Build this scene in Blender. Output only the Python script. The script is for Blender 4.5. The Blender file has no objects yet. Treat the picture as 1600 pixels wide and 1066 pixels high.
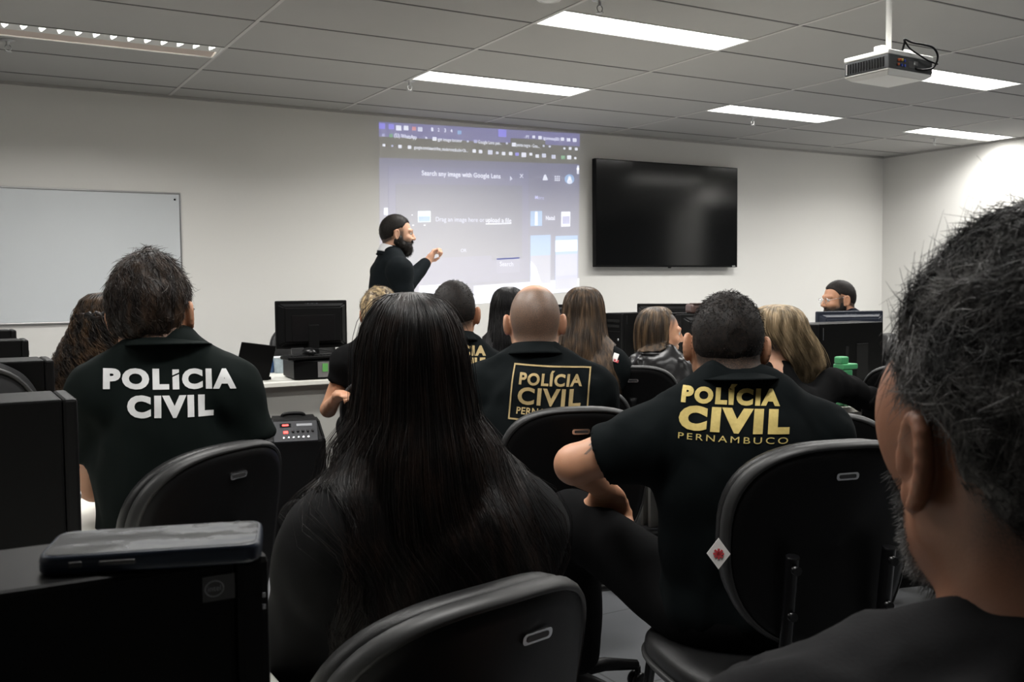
import bpy, bmesh, math, random
import numpy as np
from mathutils import Vector, Matrix
from mathutils.bvhtree import BVHTree

SC = bpy.context.scene
COL = SC.collection
PI = math.pi

# ------------------------------------------------------------------ camera
HC = 1.25                      # camera height
FPX, YAW, PITCH, ROLL = 1534.1, .528756, .055792, -.009483
_cy, _sy, _cp, _sp = math.cos(YAW), math.sin(YAW), math.cos(PITCH), math.sin(PITCH)
CF = np.array([_sy * _cp, _cy * _cp, -_sp])
_r0 = np.array([_cy, -_sy, 0.]); _u0 = np.cross(_r0, CF)
CR = math.cos(ROLL) * _r0 + math.sin(ROLL) * _u0
CU = -math.sin(ROLL) * _r0 + math.cos(ROLL) * _u0
cam_data = bpy.data.cameras.new('camera')
cam_data.sensor_width = 36.0
cam_data.lens = FPX / 1600 * 36
cam_data.clip_start = .02
cam = bpy.data.objects.new('camera', cam_data)
COL.objects.link(cam)
M = Matrix.Identity(4)
for i in range(3):
    M[i][0], M[i][1], M[i][2] = CR[i], CU[i], -CF[i]
M[2][3] = HC
cam.matrix_world = M
SC.camera = cam
cam_data.dof.use_dof = True
cam_data.dof.focus_distance = 2.4
cam_data.dof.aperture_fstop = 18.0

def at(u, v, d):
    """point of the photograph's pixel (u, v) at camera depth d"""
    return np.array([0, 0, HC]) + d * (CF + CR * (u - 800) / FPX + CU * (533 - v) / FPX)
def atz(u, v, z):
    k = CF + CR * (u - 800) / FPX + CU * (533 - v) / FPX
    return np.array([0, 0, HC]) + k * (z - HC) / k[2]
def aty(u, v, y):
    k = CF + CR * (u - 800) / FPX + CU * (533 - v) / FPX
    return np.array([0, 0, HC]) + k * y / k[1]

# ------------------------------------------------------------------ world, exposure, lights
W = bpy.data.worlds.new('night'); SC.world = W
W.use_nodes = True
W.node_tree.nodes['Background'].inputs[0].default_value = (.6, .65, .75, 1)
W.node_tree.nodes['Background'].inputs[1].default_value = .02
SC.view_settings.view_transform = 'Standard'
SC.view_settings.look = 'None'
SC.view_settings.gamma = 1
SC.view_settings.use_curve_mapping = False
SC.view_settings.exposure = 0.57

CEIL = HC + 1.349
WALLY = 7.176
WALLX = 8.84
LAMP_POWER = 18.0
GX = [1.444 + 1.25 * (k - 6) for k in range(0, 13)]       # depth lines of the ceiling grid
GY = [6.8635 - .625 * k for k in range(0, 20)]
# ceiling lamps: x0, y0 (side nearer the front wall is y0 + width), lit
LAMPS = [(.194, 5.6135), (2.694, 5.6135), (5.194, 5.6135), (7.50, 5.6135),
         (2.694, 4.0835), (5.194, 4.0835), (.194, 4.0835), (7.50, 4.0835),
         (.194, 2.5535), (2.694, 2.5535), (5.194, 2.5535), (.194, 1.0235), (2.694, 1.0235), (-2.306, 2.5535)]
LAMP_W = .28
def lamp_light(x0, y0, power, parent=None):
    ld = bpy.data.lights.new('tube_light', 'AREA')
    ld.shape = 'RECTANGLE'; ld.size = 1.16; ld.size_y = .2
    ld.energy = power; ld.color = (1, .985, .955); ld.spread = math.radians(150)
    o = bpy.data.objects.new('tube_light', ld)
    COL.objects.link(o)
    o.location = (x0 + .625, y0 + LAMP_W / 2, CEIL - .006)
    return o

# ------------------------------------------------------------------ scene helpers
def prop(o, label=None, cat=None, group=None, kind=None):
    if label: o['label'] = label
    if cat: o['category'] = cat
    if group: o['group'] = group
    if kind: o['kind'] = kind
    return o
def thing(name, label, cat, loc=(0, 0, 0), rz=0, group=None):
    o = bpy.data.objects.new(name, None)
    o.empty_display_size = .1
    COL.objects.link(o)
    o.location = loc; o.rotation_euler = (0, 0, rz)
    return prop(o, label, cat, group)
def link(name, me, mat, parent=None, label=None):
    if mat is not None and len(me.materials) == 0:
        me.materials.append(mat)
    o = bpy.data.objects.new(name, me)
    COL.objects.link(o)
    if parent: o.parent = parent
    if label: o['label'] = label
    return o
def copy_tree(o, parent=None):
    c = o.copy(); COL.objects.link(c); c.parent = parent
    for ch in [x for x in bpy.data.objects if x.parent == o]:
        copy_tree(ch, c)
    return c
def np_mesh(name, V, Q, smooth=True):
    """mesh from numpy vertices and equal-sided faces"""
    V = np.ascontiguousarray(V, dtype=np.float32); Q = np.ascontiguousarray(Q, dtype=np.int32)
    me = bpy.data.meshes.new(name)
    n, k = Q.shape
    me.vertices.add(len(V)); me.vertices.foreach_set('co', V.ravel())
    me.loops.add(n * k); me.loops.foreach_set('vertex_index', Q.ravel())
    me.polygons.add(n)
    me.polygons.foreach_set('loop_start', np.arange(0, n * k, k, dtype=np.int32))
    me.polygons.foreach_set('loop_total', np.full(n, k, dtype=np.int32))
    me.polygons.foreach_set('use_smooth', np.full(n, smooth, dtype=bool))
    me.update(calc_edges=True)
    return me
class MB:
    """collects boxes, tubes, lathes and prisms into one bmesh"""
    def __init__(self): self.bm = bmesh.new()
    def box(self, c, s, bev=0, rz=0, seg=2, R=None):
        b = bmesh.new()
        bmesh.ops.create_cube(b, size=1)
        for v in b.verts: v.co = Vector((v.co.x * s[0], v.co.y * s[1], v.co.z * s[2]))
        if bev: bmesh.ops.bevel(b, geom=b.edges[:], offset=bev, segments=seg, affect='EDGES', profile=.5)
        m = Matrix.Translation(Vector(c)) @ (R.to_4x4() if R is not None else Matrix.Rotation(rz, 4, 'Z'))
        b.transform(m)
        return self.add(b)
    def add(self, b):
        t = bpy.data.meshes.new('t'); b.to_mesh(t); b.free()
        self.bm.from_mesh(t); bpy.data.meshes.remove(t)
        return self
    def tube(self, pts, r, n=8, smooth=True, cap=True):
        pts = [Vector(p) for p in pts]
        rr = r if hasattr(r, '__len__') else [r] * len(pts)
        rings = []
        up = None
        for i, p in enumerate(pts):
            t = (pts[min(i + 1, len(pts) - 1)] - pts[max(i - 1, 0)])
            if t.length < 1e-9: t = Vector((0, 0, 1))
            t.normalize()
            if up is None:
                up = Vector((0, 0, 1)) if abs(t.z) < .9 else Vector((1, 0, 0))
            a = t.cross(up)
            if a.length < 1e-6: a = t.cross(Vector((1, .3, 0)))
            a.normalize(); b = a.cross(t).normalized(); up = b
            rings.append([self.bm.verts.new(p + (a * math.cos(k * 2 * PI / n) + b * math.sin(k * 2 * PI / n)) * rr[i]) for k in range(n)])
        for i in range(len(rings) - 1):
            for k in range(n):
                f = self.bm.faces.new((rings[i][k], rings[i][(k + 1) % n], rings[i + 1][(k + 1) % n], rings[i + 1][k]))
                f.smooth = smooth
        if cap:
            self.bm.faces.new(rings[0][::-1]); self.bm.faces.new(rings[-1])
        return self
    def lathe(self, prof, c=(0, 0, 0), n=24, R=None):
        """prof: (radius, height) pairs, about the local z axis"""
        c = Vector(c); rings = []
        for r, h in prof:
            ring = []
            for k in range(n):
                p = Vector((max(r, 1e-4) * math.cos(k * 2 * PI / n), max(r, 1e-4) * math.sin(k * 2 * PI / n), h))
                if R is not None: p = R @ p
                ring.append(self.bm.verts.new(c + p))
            rings.append(ring)
        for i in range(len(rings) - 1):
            for k in range(n):
                f = self.bm.faces.new((rings[i][k], rings[i][(k + 1) % n], rings[i + 1][(k + 1) % n], rings[i + 1][k])); f.smooth = True
        self.bm.faces.new(rings[0][::-1]); self.bm.faces.new(rings[-1])
        return self
    def prism(self, poly, fn, d0, d1):
        """poly: 2-D outline; fn(u, v, d) gives the 3-D point; from depth d0 to d1"""
        a = [self.bm.verts.new(fn(u, v, d0)) for u, v in poly]
        b = [self.bm.verts.new(fn(u, v, d1)) for u, v in poly]
        n = len(poly)
        self.bm.faces.new(a[::-1]); self.bm.faces.new(b)
        for i in range(n): self.bm.faces.new((a[i], a[(i + 1) % n], b[(i + 1) % n], b[i]))
        return self
    def mesh(self, name, fix=True):
        if fix: bmesh.ops.recalc_face_normals(self.bm, faces=self.bm.faces[:])
        me = bpy.data.meshes.new(name); self.bm.to_mesh(me); self.bm.free()
        return me
    def build(self, name, mat, parent=None, label=None):
        return link(name, self.mesh(name), mat, parent, label)
def box(name, c, s, mat, parent=None, bev=0, rz=0, label=None, R=None):
    return MB().box(c, s, bev, rz, R=R).build(name, mat, parent, label)

# ------------------------------------------------------------------ materials
def mat(name, color, rough=.6, metal=0, spec=.5, bump=None, vary=None, emit=None, trans=0, alpha=1, coat=0, sheen=0, sss=0):
    """bump: (scale, strength, distance); vary: (scale, darker factor)"""
    m = bpy.data.materials.new(name); m.use_nodes = True
    nt = m.node_tree; b = nt.nodes['Principled BSDF']
    b.inputs['Base Color'].default_value = (*color, 1)
    b.inputs['Roughness'].default_value = rough
    b.inputs['Metallic'].default_value = metal
    b.inputs['Specular IOR Level'].default_value = spec
    b.inputs['Coat Weight'].default_value = coat
    b.inputs['Sheen Weight'].default_value = sheen
    b.inputs['Sheen Roughness'].default_value = .5
    if sss:
        b.inputs['Subsurface Weight'].default_value = sss
        b.inputs['Subsurface Radius'].default_value = (.012, .004, .002)
        b.inputs['Subsurface Scale'].default_value = 1
    if trans: b.inputs['Transmission Weight'].default_value = trans
    if alpha < 1: b.inputs['Alpha'].default_value = alpha
    tc = nt.nodes.new('ShaderNodeTexCoord')
    if emit:
        b.inputs['Emission Color'].default_value = (*emit[0], 1); b.inputs['Emission Strength'].default_value = emit[1]
    if vary:
        n = nt.nodes.new('ShaderNodeTexNoise'); n.inputs['Scale'].default_value = vary[0]; n.inputs['Detail'].default_value = 5
        nt.links.new(tc.outputs['Object'], n.inputs['Vector'])
        mx = nt.nodes.new('ShaderNodeMix'); mx.data_type = 'RGBA'
        mx.inputs[6].default_value = (*[c * vary[1] for c in color], 1); mx.inputs[7].default_value = (*color, 1)
        nt.links.new(n.outputs['Fac'], mx.inputs[0]); nt.links.new(mx.outputs[2], b.inputs['Base Color'])
    if bump:
        n = nt.nodes.new('ShaderNodeTexNoise'); n.inputs['Scale'].default_value = bump[0]; n.inputs['Detail'].default_value = 3
        nt.links.new(tc.outputs['Object'], n.inputs['Vector'])
        bp = nt.nodes.new('ShaderNodeBump'); bp.inputs['Strength'].default_value = bump[1]; bp.inputs['Distance'].default_value = bump[2]
        nt.links.new(n.outputs['Fac'], bp.inputs['Height']); nt.links.new(bp.outputs['Normal'], b.inputs['Normal'])
    return m
def skin_mat(name, color, hair):
    """skin with cropped hair or stubble where the mesh attribute says so"""
    m = mat(name, color, rough=.5, spec=.4, bump=(420, .25, .0006), sss=.12)
    nt = m.node_tree; b = nt.nodes['Principled BSDF']
    a = nt.nodes.new('ShaderNodeAttribute'); a.attribute_name = 'stubble'
    tc = nt.nodes.new('ShaderNodeTexCoord')
    n = nt.nodes.new('ShaderNodeTexNoise'); n.inputs['Scale'].default_value = 500; n.inputs['Detail'].default_value = 2
    nt.links.new(tc.outputs['Object'], n.inputs['Vector'])
    ma = nt.nodes.new('ShaderNodeMath'); ma.operation = 'MULTIPLY_ADD'; ma.inputs[1].default_value = .9; ma.inputs[2].default_value = .55
    nt.links.new(n.outputs['Fac'], ma.inputs[0])
    mu = nt.nodes.new('ShaderNodeMath'); mu.operation = 'MULTIPLY'; mu.use_clamp = True
    nt.links.new(a.outputs['Fac'], mu.inputs[0]); nt.links.new(ma.outputs[0], mu.inputs[1])
    n2 = nt.nodes.new('ShaderNodeTexNoise'); n2.inputs['Scale'].default_value = 14
    nt.links.new(tc.outputs['Object'], n2.inputs['Vector'])
    v = nt.nodes.new('ShaderNodeMix'); v.data_type = 'RGBA'
    v.inputs[6].default_value = (color[0] * .85, color[1] * .74, color[2] * .7, 1); v.inputs[7].default_value = (*color, 1)
    nt.links.new(n2.outputs['Fac'], v.inputs[0])
    mx = nt.nodes.new('ShaderNodeMix'); mx.data_type = 'RGBA'; mx.inputs[7].default_value = (*hair, 1)
    nt.links.new(v.outputs[2], mx.inputs[6]); nt.links.new(mu.outputs[0], mx.inputs[0]); nt.links.new(mx.outputs[2], b.inputs['Base Color'])
    return m
def hair_mat(name, c0, c1, rough=.38, scale=60, stretch=.12, spec=.5):
    """strands in two tones, in streaks that run down the hair"""
    m = mat(name, c0, rough=rough, spec=spec)
    nt = m.node_tree; b = nt.nodes['Principled BSDF']
    tc = nt.nodes.new('ShaderNodeTexCoord'); mp = nt.nodes.new('ShaderNodeMapping'); mp.inputs['Scale'].default_value = (1, 1, stretch)
    n = nt.nodes.new('ShaderNodeTexNoise'); n.inputs['Scale'].default_value = scale; n.inputs['Detail'].default_value = 3
    rp = nt.nodes.new('ShaderNodeValToRGB'); rp.color_ramp.elements[0].position = .42; rp.color_ramp.elements[1].position = .66
    rp.color_ramp.elements[0].color = (*c0, 1); rp.color_ramp.elements[1].color = (*c1, 1)
    nt.links.new(tc.outputs['Object'], mp.inputs['Vector']); nt.links.new(mp.outputs[0], n.inputs['Vector'])
    nt.links.new(n.outputs['Fac'], rp.inputs[0]); nt.links.new(rp.outputs[0], b.inputs['Base Color'])
    return m
MT = {}
def mk(key, *a, **k): MT[key] = mat(key, *a, **k); return MT[key]
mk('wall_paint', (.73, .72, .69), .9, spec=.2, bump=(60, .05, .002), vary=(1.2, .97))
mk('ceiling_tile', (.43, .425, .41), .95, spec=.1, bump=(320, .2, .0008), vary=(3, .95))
mk('white_metal', (.74, .74, .72), .4)
mk('grey_metal', (.42, .42, .42), .35, metal=.8)
mk('chrome', (.62, .62, .63), .22, metal=1)
mk('floor_tile', (.16, .17, .19), .32, bump=(40, .05, .001), vary=(5, .75))
mk('black_plastic', (.0035, .0035, .0037), .45, spec=.12, bump=(600, .1, .0003))
mk('black_gloss', (.004, .004, .0045), .28, spec=.3)
mk('black_case', (.0035, .0035, .0036), .45, spec=.07, bump=(900, .15, .0002))
mk('dark_slot', (.003, .003, .003), .8, spec=.2)
mk('black_vinyl', (.0065, .0065, .0067), .40, spec=.3, bump=(700, .5, .0009))
mk('chair_rim', (.015, .015, .015), .48, spec=.35)
mk('white_laminate', (.66, .655, .60), .45, spec=.4, vary=(4, .96))
mk('desk_panel', (.36, .355, .33), .6, vary=(3, .95))
mk('whiteboard', (.64, .67, .69), .28, spec=.4, vary=(2, .95))
mk('tv_screen', (.004, .0042, .0045), .13, spec=.5)
mk('cloth_black', (.004, .004, .0042), .9, spec=.06, bump=(500, .25, .0006))
mk('cloth_polo', (.0032, .0046, .0050), .9, spec=.06, bump=(700, .25, .0005))
mk('cloth_green', (.0042, .0066, .0060), .88, spec=.07, bump=(700, .25, .0005))
mk('cloth_navy', (.004, .0055, .011), .9, spec=.06, bump=(500, .25, .0006))
mk('cloth_blazer', (.0085, .0085, .0088), .92, spec=.08, bump=(500, .25, .0006))
mk('cloth_suit', (.0045, .0065, .0078), .85, spec=.08, bump=(500, .2, .0005))
mk('cloth_trouser', (.004, .004, .0043), .9, spec=.05, bump=(500, .25, .0006))
mk('cloth_jacket', (.012, .012, .0127), .92, spec=.08, bump=(300, .4, .001))
mk('leather_jacket', (.004, .0038, .004), .30, spec=.16, bump=(60, .15, .003))
mk('white_shirt', (.66, .66, .68), .8)
mk('tie_black', (.01, .01, .012), .5)
mk('gold_print', (.52, .40, .13), .7, spec=.3, vary=(160, .7))
mk('gold_thread', (.36, .265, .12), .75, spec=.3, vary=(200, .7))
mk('white_print', (.66, .66, .66), .7, vary=(160, .9))
mk('shoe_black', (.01, .01, .01), .4)
mk('eye_white', (.34, .32, .30), .35, spec=.2)
mk('eye_dark', (.01, .008, .006), .15)
mk('lens_glass', (.9, .92, .95), .02, trans=1, alpha=.25)
mk('green_plastic', (.06, .30, .12), .5)
mk('cup_plastic', (.55, .66, .75), .3, vary=(30, .45))
mk('brown_leather', (.07, .042, .035), .38, bump=(120, .3, .002))
mk('red_led', (.3, .01, .01), .4, emit=((1, .05, .04), 3))
mk('green_port', (.10, .32, .08), .5)
mk('blue_port', (.03, .06, .35), .5)
mk('orange_port', (.45, .10, .03), .5)
mk('yellow_port', (.5, .35, .05), .5)
mk('phone_case', (.008, .013, .024), .35, spec=.3)
mk('sticker_grey', (.03, .03, .031), .4)
mk('logo_grey', (.26, .27, .29), .4)
mk('label_white', (.7, .68, .66), .7)
mk('red_print', (.45, .04, .05), .7)
mk('window_dark', (.006, .007, .009), .12, spec=.5)
mk('lamp_diffuser', (.8, .8, .8), .5, emit=((1, .985, .95), 9.0))
mk('tube_glow', (.8, .8, .8), .5, emit=((1, .97, .92), 7.0))
mk('reflector', (.72, .66, .60), .45, metal=.3)
def phone_glass():
    m = mat('phone_glass', (.02, .022, .026), .12, spec=.14)
    nt = m.node_tree; b = nt.nodes['Principled BSDF']
    tc = nt.nodes.new('ShaderNodeTexCoord'); mp = nt.nodes.new('ShaderNodeMapping'); mp.inputs['Scale'].default_value = (1, 2, 1); mp.inputs['Rotation'].default_value = (0, 0, .5)
    n = nt.nodes.new('ShaderNodeTexNoise'); n.inputs['Scale'].default_value = 22; n.inputs['Detail'].default_value = 6
    nt.links.new(tc.outputs['Object'], mp.inputs[0]); nt.links.new(mp.outputs[0], n.inputs['Vector'])
    rp = nt.nodes.new('ShaderNodeValToRGB'); rp.color_ramp.elements[0].position = .45; rp.color_ramp.elements[1].position = .72
    rp.color_ramp.elements[0].color = (.16, .16, .16, 1); rp.color_ramp.elements[1].color = (.5, .5, .5, 1)
    r2 = nt.nodes.new('ShaderNodeValToRGB'); r2.color_ramp.elements[0].position = .45; r2.color_ramp.elements[1].position = .75
    r2.color_ramp.elements[0].color = (.012, .013, .015, 1); r2.color_ramp.elements[1].color = (.045, .052, .062, 1)
    nt.links.new(n.outputs['Fac'], rp.inputs[0]); nt.links.new(rp.outputs[0], b.inputs['Roughness'])
    nt.links.new(n.outputs['Fac'], r2.inputs[0]); nt.links.new(r2.outputs[0], b.inputs['Base Color'])
    return m
MT['phone_glass'] = phone_glass()
SK_MID = skin_mat('skin_tan', (.42, .225, .135), (.028, .021, .017))
SK_BALD = skin_mat('skin_bald', (.44, .25, .16), (.05, .04, .032))
SK_DARK = skin_mat('skin_brown', (.36, .18, .10), (.012, .010, .009))
SK_FAIR = skin_mat('skin_fair', (.52, .31, .21), (.025, .02, .018))
SK_NEAR = skin_mat('skin_near', (.27, .128, .075), (.018, .015, .014))
H_BLACK = hair_mat('hair_black', (.003, .0022, .002), (.012, .0066, .0048), .4, 55, .1, spec=.22)
H_JET = hair_mat('hair_jet', (.005, .0045, .005), (.007, .006, .006), .42, spec=.2)
H_BROWN = hair_mat('hair_brown', (.009, .0055, .004), (.036, .020, .011), .45, spec=.25)
H_CURLY = hair_mat('hair_curly', (.007, .005, .004), (.055, .03, .014), .42, 30, .5, spec=.2)
H_LIGHTBROWN = hair_mat('hair_light_brown', (.035, .022, .013), (.12, .073, .04), .42, 50, .08, spec=.3)
H_BLONDE = hair_mat('hair_blonde', (.17, .125, .07), (.52, .39, .24), .42, 45, .1)
H_STREAK = hair_mat('hair_streaked', (.06, .038, .02), (.46, .34, .18), .4, 60, .15)
H_GREY = hair_mat('hair_greying', (.008, .0072, .0068), (.115, .108, .104), .46, 26, 1, spec=.25)
H_CROP = hair_mat('hair_cropped', (.007, .006, .0055), (.014, .010, .008), .6, 120, 1, spec=.15)
BEARD = hair_mat('beard_hair', (.006, .005, .0045), (.011, .008, .006), .55, 90, 1, spec=.15)
# ------------------------------------------------------------------ implicit surfaces (bodies, clothes, hair masses)
def rotm(yaw=0, pitch=0, roll=0):
    """yaw about z (left +), pitch nods the face down (+), roll tips towards the right shoulder (+)"""
    return np.array(Matrix.Rotation(yaw, 3, 'Z') @ Matrix.Rotation(-pitch, 3, 'X') @ Matrix.Rotation(roll, 3, 'Y'))
class Ell:
    def __init__(s, c, r, R=None):
        s.c = np.array(c, float); s.r = np.array(r, float); s.R = R
        if R is None: e = s.r
        else: e = np.sqrt(((np.abs(R) * s.r) ** 2).sum(1))
        s.lo, s.hi = s.c - e, s.c + e
    def d(s, X, Y, Z):
        x, y, z = X - s.c[0], Y - s.c[1], Z - s.c[2]
        if s.R is not None:
            R = s.R
            x, y, z = (R[0, 0] * x + R[1, 0] * y + R[2, 0] * z, R[0, 1] * x + R[1, 1] * y + R[2, 1] * z, R[0, 2] * x + R[1, 2] * y + R[2, 2] * z)
        a = np.sqrt((x / s.r[0]) ** 2 + (y / s.r[1]) ** 2 + (z / s.r[2]) ** 2)
        b = np.sqrt((x / s.r[0] ** 2) ** 2 + (y / s.r[1] ** 2) ** 2 + (z / s.r[2] ** 2) ** 2) + 1e-6
        return a * (a - 1) / b
class Cap:
    def __init__(s, a, b, ra, rb=None):
        s.a = np.array(a, float); s.b = np.array(b, float); s.ra = ra; s.rb = ra if rb is None else rb
        m = max(s.ra, s.rb)
        s.lo = np.minimum(s.a, s.b) - m; s.hi = np.maximum(s.a, s.b) + m
    def d(s, X, Y, Z):
        ab = s.b - s.a; L = max((ab ** 2).sum(), 1e-9)
        x, y, z = X - s.a[0], Y - s.a[1], Z - s.a[2]
        t = np.clip((x * ab[0] + y * ab[1] + z * ab[2]) / L, 0, 1)
        return np.sqrt((x - t * ab[0]) ** 2 + (y - t * ab[1]) ** 2 + (z - t * ab[2]) ** 2) - (s.ra + (s.rb - s.ra) * t)
class CapFlat(Cap):
    """a capsule whose far end is cut square (a sleeve's hem)"""
    def d(s, X, Y, Z):
        n = (s.b - s.a) / np.linalg.norm(s.b - s.a)
        t = (X - s.b[0]) * n[0] + (Y - s.b[1]) * n[1] + (Z - s.b[2]) * n[2]
        return np.maximum(Cap.d(s, X, Y, Z), t)
class Fld:
    """a list of primitives blended together: add, cut away, keep"""
    def __init__(s): s.ops = []; s.lo = np.full(3, 1e9); s.hi = np.full(3, -1e9)
    def add(s, p, k=.02):
        s.ops.append(('a', p, k)); s.lo = np.minimum(s.lo, p.lo); s.hi = np.maximum(s.hi, p.hi); return s
    def sub(s, p, k=.005): s.ops.append(('s', p, k)); return s
    def keep(s, fn, k=0): s.ops.append(('k', fn, k)); return s
    def grid(s, h, fine=()):
        """h: coarse step; fine: (lo, hi, step) boxes in which each axis gets a finer step"""
        ax = []
        for i in range(3):
            x, e, out = s.lo[i] - 2.5 * h, s.hi[i] + 2.5 * h, []
            while x < e:
                out.append(x)
                st = h
                for lo, hi, fs in fine:
                    if lo[i] <= x <= hi[i]: st = min(st, fs)
                    elif lo[i] - h < x < lo[i]: st = min(st, max(fs, (lo[i] - x) * .6 + fs))
                x += st
            out.append(x); ax.append(np.array(out, np.float32))
        return ax
    def mesh(s, h, fine=(), blur=0):
        ax = s.grid(h, fine)
        F = np.full([len(a) for a in ax], .06, np.float32)
        for op, p, k in s.ops:
            if op == 'k':
                D = p(ax[0][:, None, None], ax[1][None, :, None], ax[2][None, None, :]).astype(np.float32)
                if k:
                    hh = np.maximum(k - np.abs(F - D), 0) / k; F = np.maximum(F, D) + hh * hh * k * .25
                else: F = np.maximum(F, D)
                continue
            sl = []
            for i in range(3):
                m = k + .012 + (h if op == 'a' else 0)
                sl.append(slice(max(0, np.searchsorted(ax[i], p.lo[i] - m) - 1), min(len(ax[i]), np.searchsorted(ax[i], p.hi[i] + m) + 1)))
            sl = tuple(sl)
            D = p.d(ax[0][sl[0]][:, None, None], ax[1][sl[1]][None, :, None], ax[2][sl[2]][None, None, :]).astype(np.float32)
            A = F[sl]
            if op == 'a':
                hh = np.maximum(k - np.abs(A - D), 0) / k
                F[sl] = np.minimum(A, D) - hh * hh * k * .25
            else:
                D = -D; hh = np.maximum(k - np.abs(A - D), 0) / k
                F[sl] = np.maximum(A, D) + hh * hh * k * .25
        F[0], F[-1] = .05, .05; F[:, 0], F[:, -1] = .05, .05; F[:, :, 0], F[:, :, -1] = .05, .05
        return nets(F, ax)
def nets(F, ax):
    S = F < 0
    n = F.shape
    c = np.zeros([k - 1 for k in n], np.uint8)
    for dx in (0, 1):
        for dy in (0, 1):
            for dz in (0, 1):
                c += S[dx:n[0] - 1 + dx, dy:n[1] - 1 + dy, dz:n[2] - 1 + dz]
    act = (c > 0) & (c < 8)
    I = np.argwhere(act)
    idx = np.full(c.shape, -1, np.int32); idx[act] = np.arange(len(I))
    cor = {}
    for dx in (0, 1):
        for dy in (0, 1):
            for dz in (0, 1):
                cor[dx, dy, dz] = F[I[:, 0] + dx, I[:, 1] + dy, I[:, 2] + dz]
    acc = np.zeros((len(I), 3)); cnt = np.zeros(len(I))
    for a in range(3):
        for u in (0, 1):
            for v in (0, 1):
                p0 = [0, 0, 0]; o = [k for k in range(3) if k != a]; p0[o[0]] = u; p0[o[1]] = v
                p1 = list(p0); p1[a] = 1
                f0, f1 = cor[tuple(p0)], cor[tuple(p1)]
                m = (f0 < 0) != (f1 < 0)
                t = np.where(m, f0 / np.where(m, f0 - f1, 1), 0)
                q = np.tile(np.array(p0, float), (len(I), 1)); q[:, a] = t
                acc += q * m[:, None]; cnt += m
    acc /= np.maximum(cnt, 1)[:, None]
    V = np.stack([ax[k][I[:, k]] + acc[:, k] * (ax[k][I[:, k] + 1] - ax[k][I[:, k]]) for k in range(3)], 1)
    Q = []
    for a in range(3):
        b, d = (a + 1) % 3, (a + 2) % 3
        s0 = [slice(None)] * 3; s1 = [slice(None)] * 3; s0[a] = slice(0, -1); s1[a] = slice(1, None)
        e = S[tuple(s0)] != S[tuple(s1)]
        P = np.argwhere(e)
        P = P[(P[:, b] > 0) & (P[:, d] > 0) & (P[:, b] < n[b] - 1) & (P[:, d] < n[d] - 1)]
        ins = S[P[:, 0], P[:, 1], P[:, 2]]
        def cell(ob, od):
            q = P.copy(); q[:, b] -= ob; q[:, d] -= od
            return idx[q[:, 0], q[:, 1], q[:, 2]]
        q = np.stack([cell(1, 1), cell(0, 1), cell(0, 0), cell(1, 0)], 1)
        q[~ins] = q[~ins][:, ::-1]
        Q.append(q)
    return V, np.concatenate(Q)
def vnormals(V, Q):
    fn = np.cross(V[Q[:, 2]] - V[Q[:, 0]], V[Q[:, 3 % Q.shape[1]]] - V[Q[:, 1]])
    N = np.zeros_like(V)
    for k in range(Q.shape[1]): np.add.at(N, Q[:, k], fn)
    return N / (np.linalg.norm(N, axis=1, keepdims=True) + 1e-12)
def waves(P, freq, seed, n=10, aniso=(1, 1, 1)):
    """smooth pseudo-random ripples, about -1..1"""
    rg = np.random.default_rng(seed)
    out = np.zeros(len(P))
    for i in range(n):
        d = rg.normal(size=3) * np.array(aniso); d *= freq * rg.uniform(.5, 1.5) / (np.linalg.norm(d) + 1e-9)
        out += np.sin(P @ d + rg.uniform(0, 6.28) + 1.3 * np.sin(P @ rg.normal(size=3) * freq * .3 + rg.uniform(0, 6)))
    return out / math.sqrt(n) * .9
def folds(V, Q, amp, freq, seed, aniso=(1, 1, 1)):
    N = vnormals(V, Q)
    w = waves(V, freq, seed, aniso=aniso)
    return V + N * (amp * np.sign(w) * np.abs(w) ** 1.3)[:, None]
def laplace(V, Q, it=1, f=.5):
    for _ in range(it):
        A = np.zeros_like(V); C = np.zeros(len(V))
        for k in range(4):
            a, b = Q[:, k], Q[:, (k + 1) % 4]
            np.add.at(A, a, V[b]); np.add.at(C, a, 1); np.add.at(A, b, V[a]); np.add.at(C, b, 1)
        V = V + f * (A / np.maximum(C, 1)[:, None] - V)
    return V
def bvh_of(V, Q): return BVHTree.FromPolygons([tuple(v) for v in V], [tuple(int(i) for i in q) for q in Q])
def strand_mesh(name, P, w, tip=.25, sides=3):
    """P: (strands, points, 3); w: root width per strand"""
    n, s, _ = P.shape
    T = np.gradient(P, axis=1); T /= np.linalg.norm(T, axis=2, keepdims=True) + 1e-12
    ref = np.random.default_rng(5).normal(size=(n, 1, 3)); 
    A = np.cross(T, ref); A /= np.linalg.norm(A, axis=2, keepdims=True) + 1e-12
    B = np.cross(T, A)
    ww = np.asarray(w).reshape(-1, 1) * (1 - (1 - tip) * np.linspace(0, 1, s)[None, :] ** 1.5)
    V = np.stack([P + (A * math.cos(k * 2 * PI / sides) + B * math.sin(k * 2 * PI / sides)) * ww[..., None] for k in range(sides)], 2)
    i = np.arange(n)[:, None, None] * s * sides; j = np.arange(s - 1)[None, :, None] * sides; k = np.arange(sides)[None, None, :]
    a = i + j + k; b = i + j + (k + 1) % sides
    Q = np.stack([a, b, b + sides, a + sides], -1).reshape(-1, 4)
    return np_mesh(name, V.reshape(-1, 3), Q)
def push_out(P, tree, off):
    """move points that lie inside a surface to just outside it"""
    S = P.shape; F = P.reshape(-1, 3).copy()
    for i, p in enumerate(F):
        v = Vector(p)
        loc, nr, _, dist = tree.find_nearest(v, .25)
        if loc is None: continue
        sd = (v - loc).dot(nr)
        if sd < off: F[i] = np.array(loc + nr * off)
    return F.reshape(S)
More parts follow.
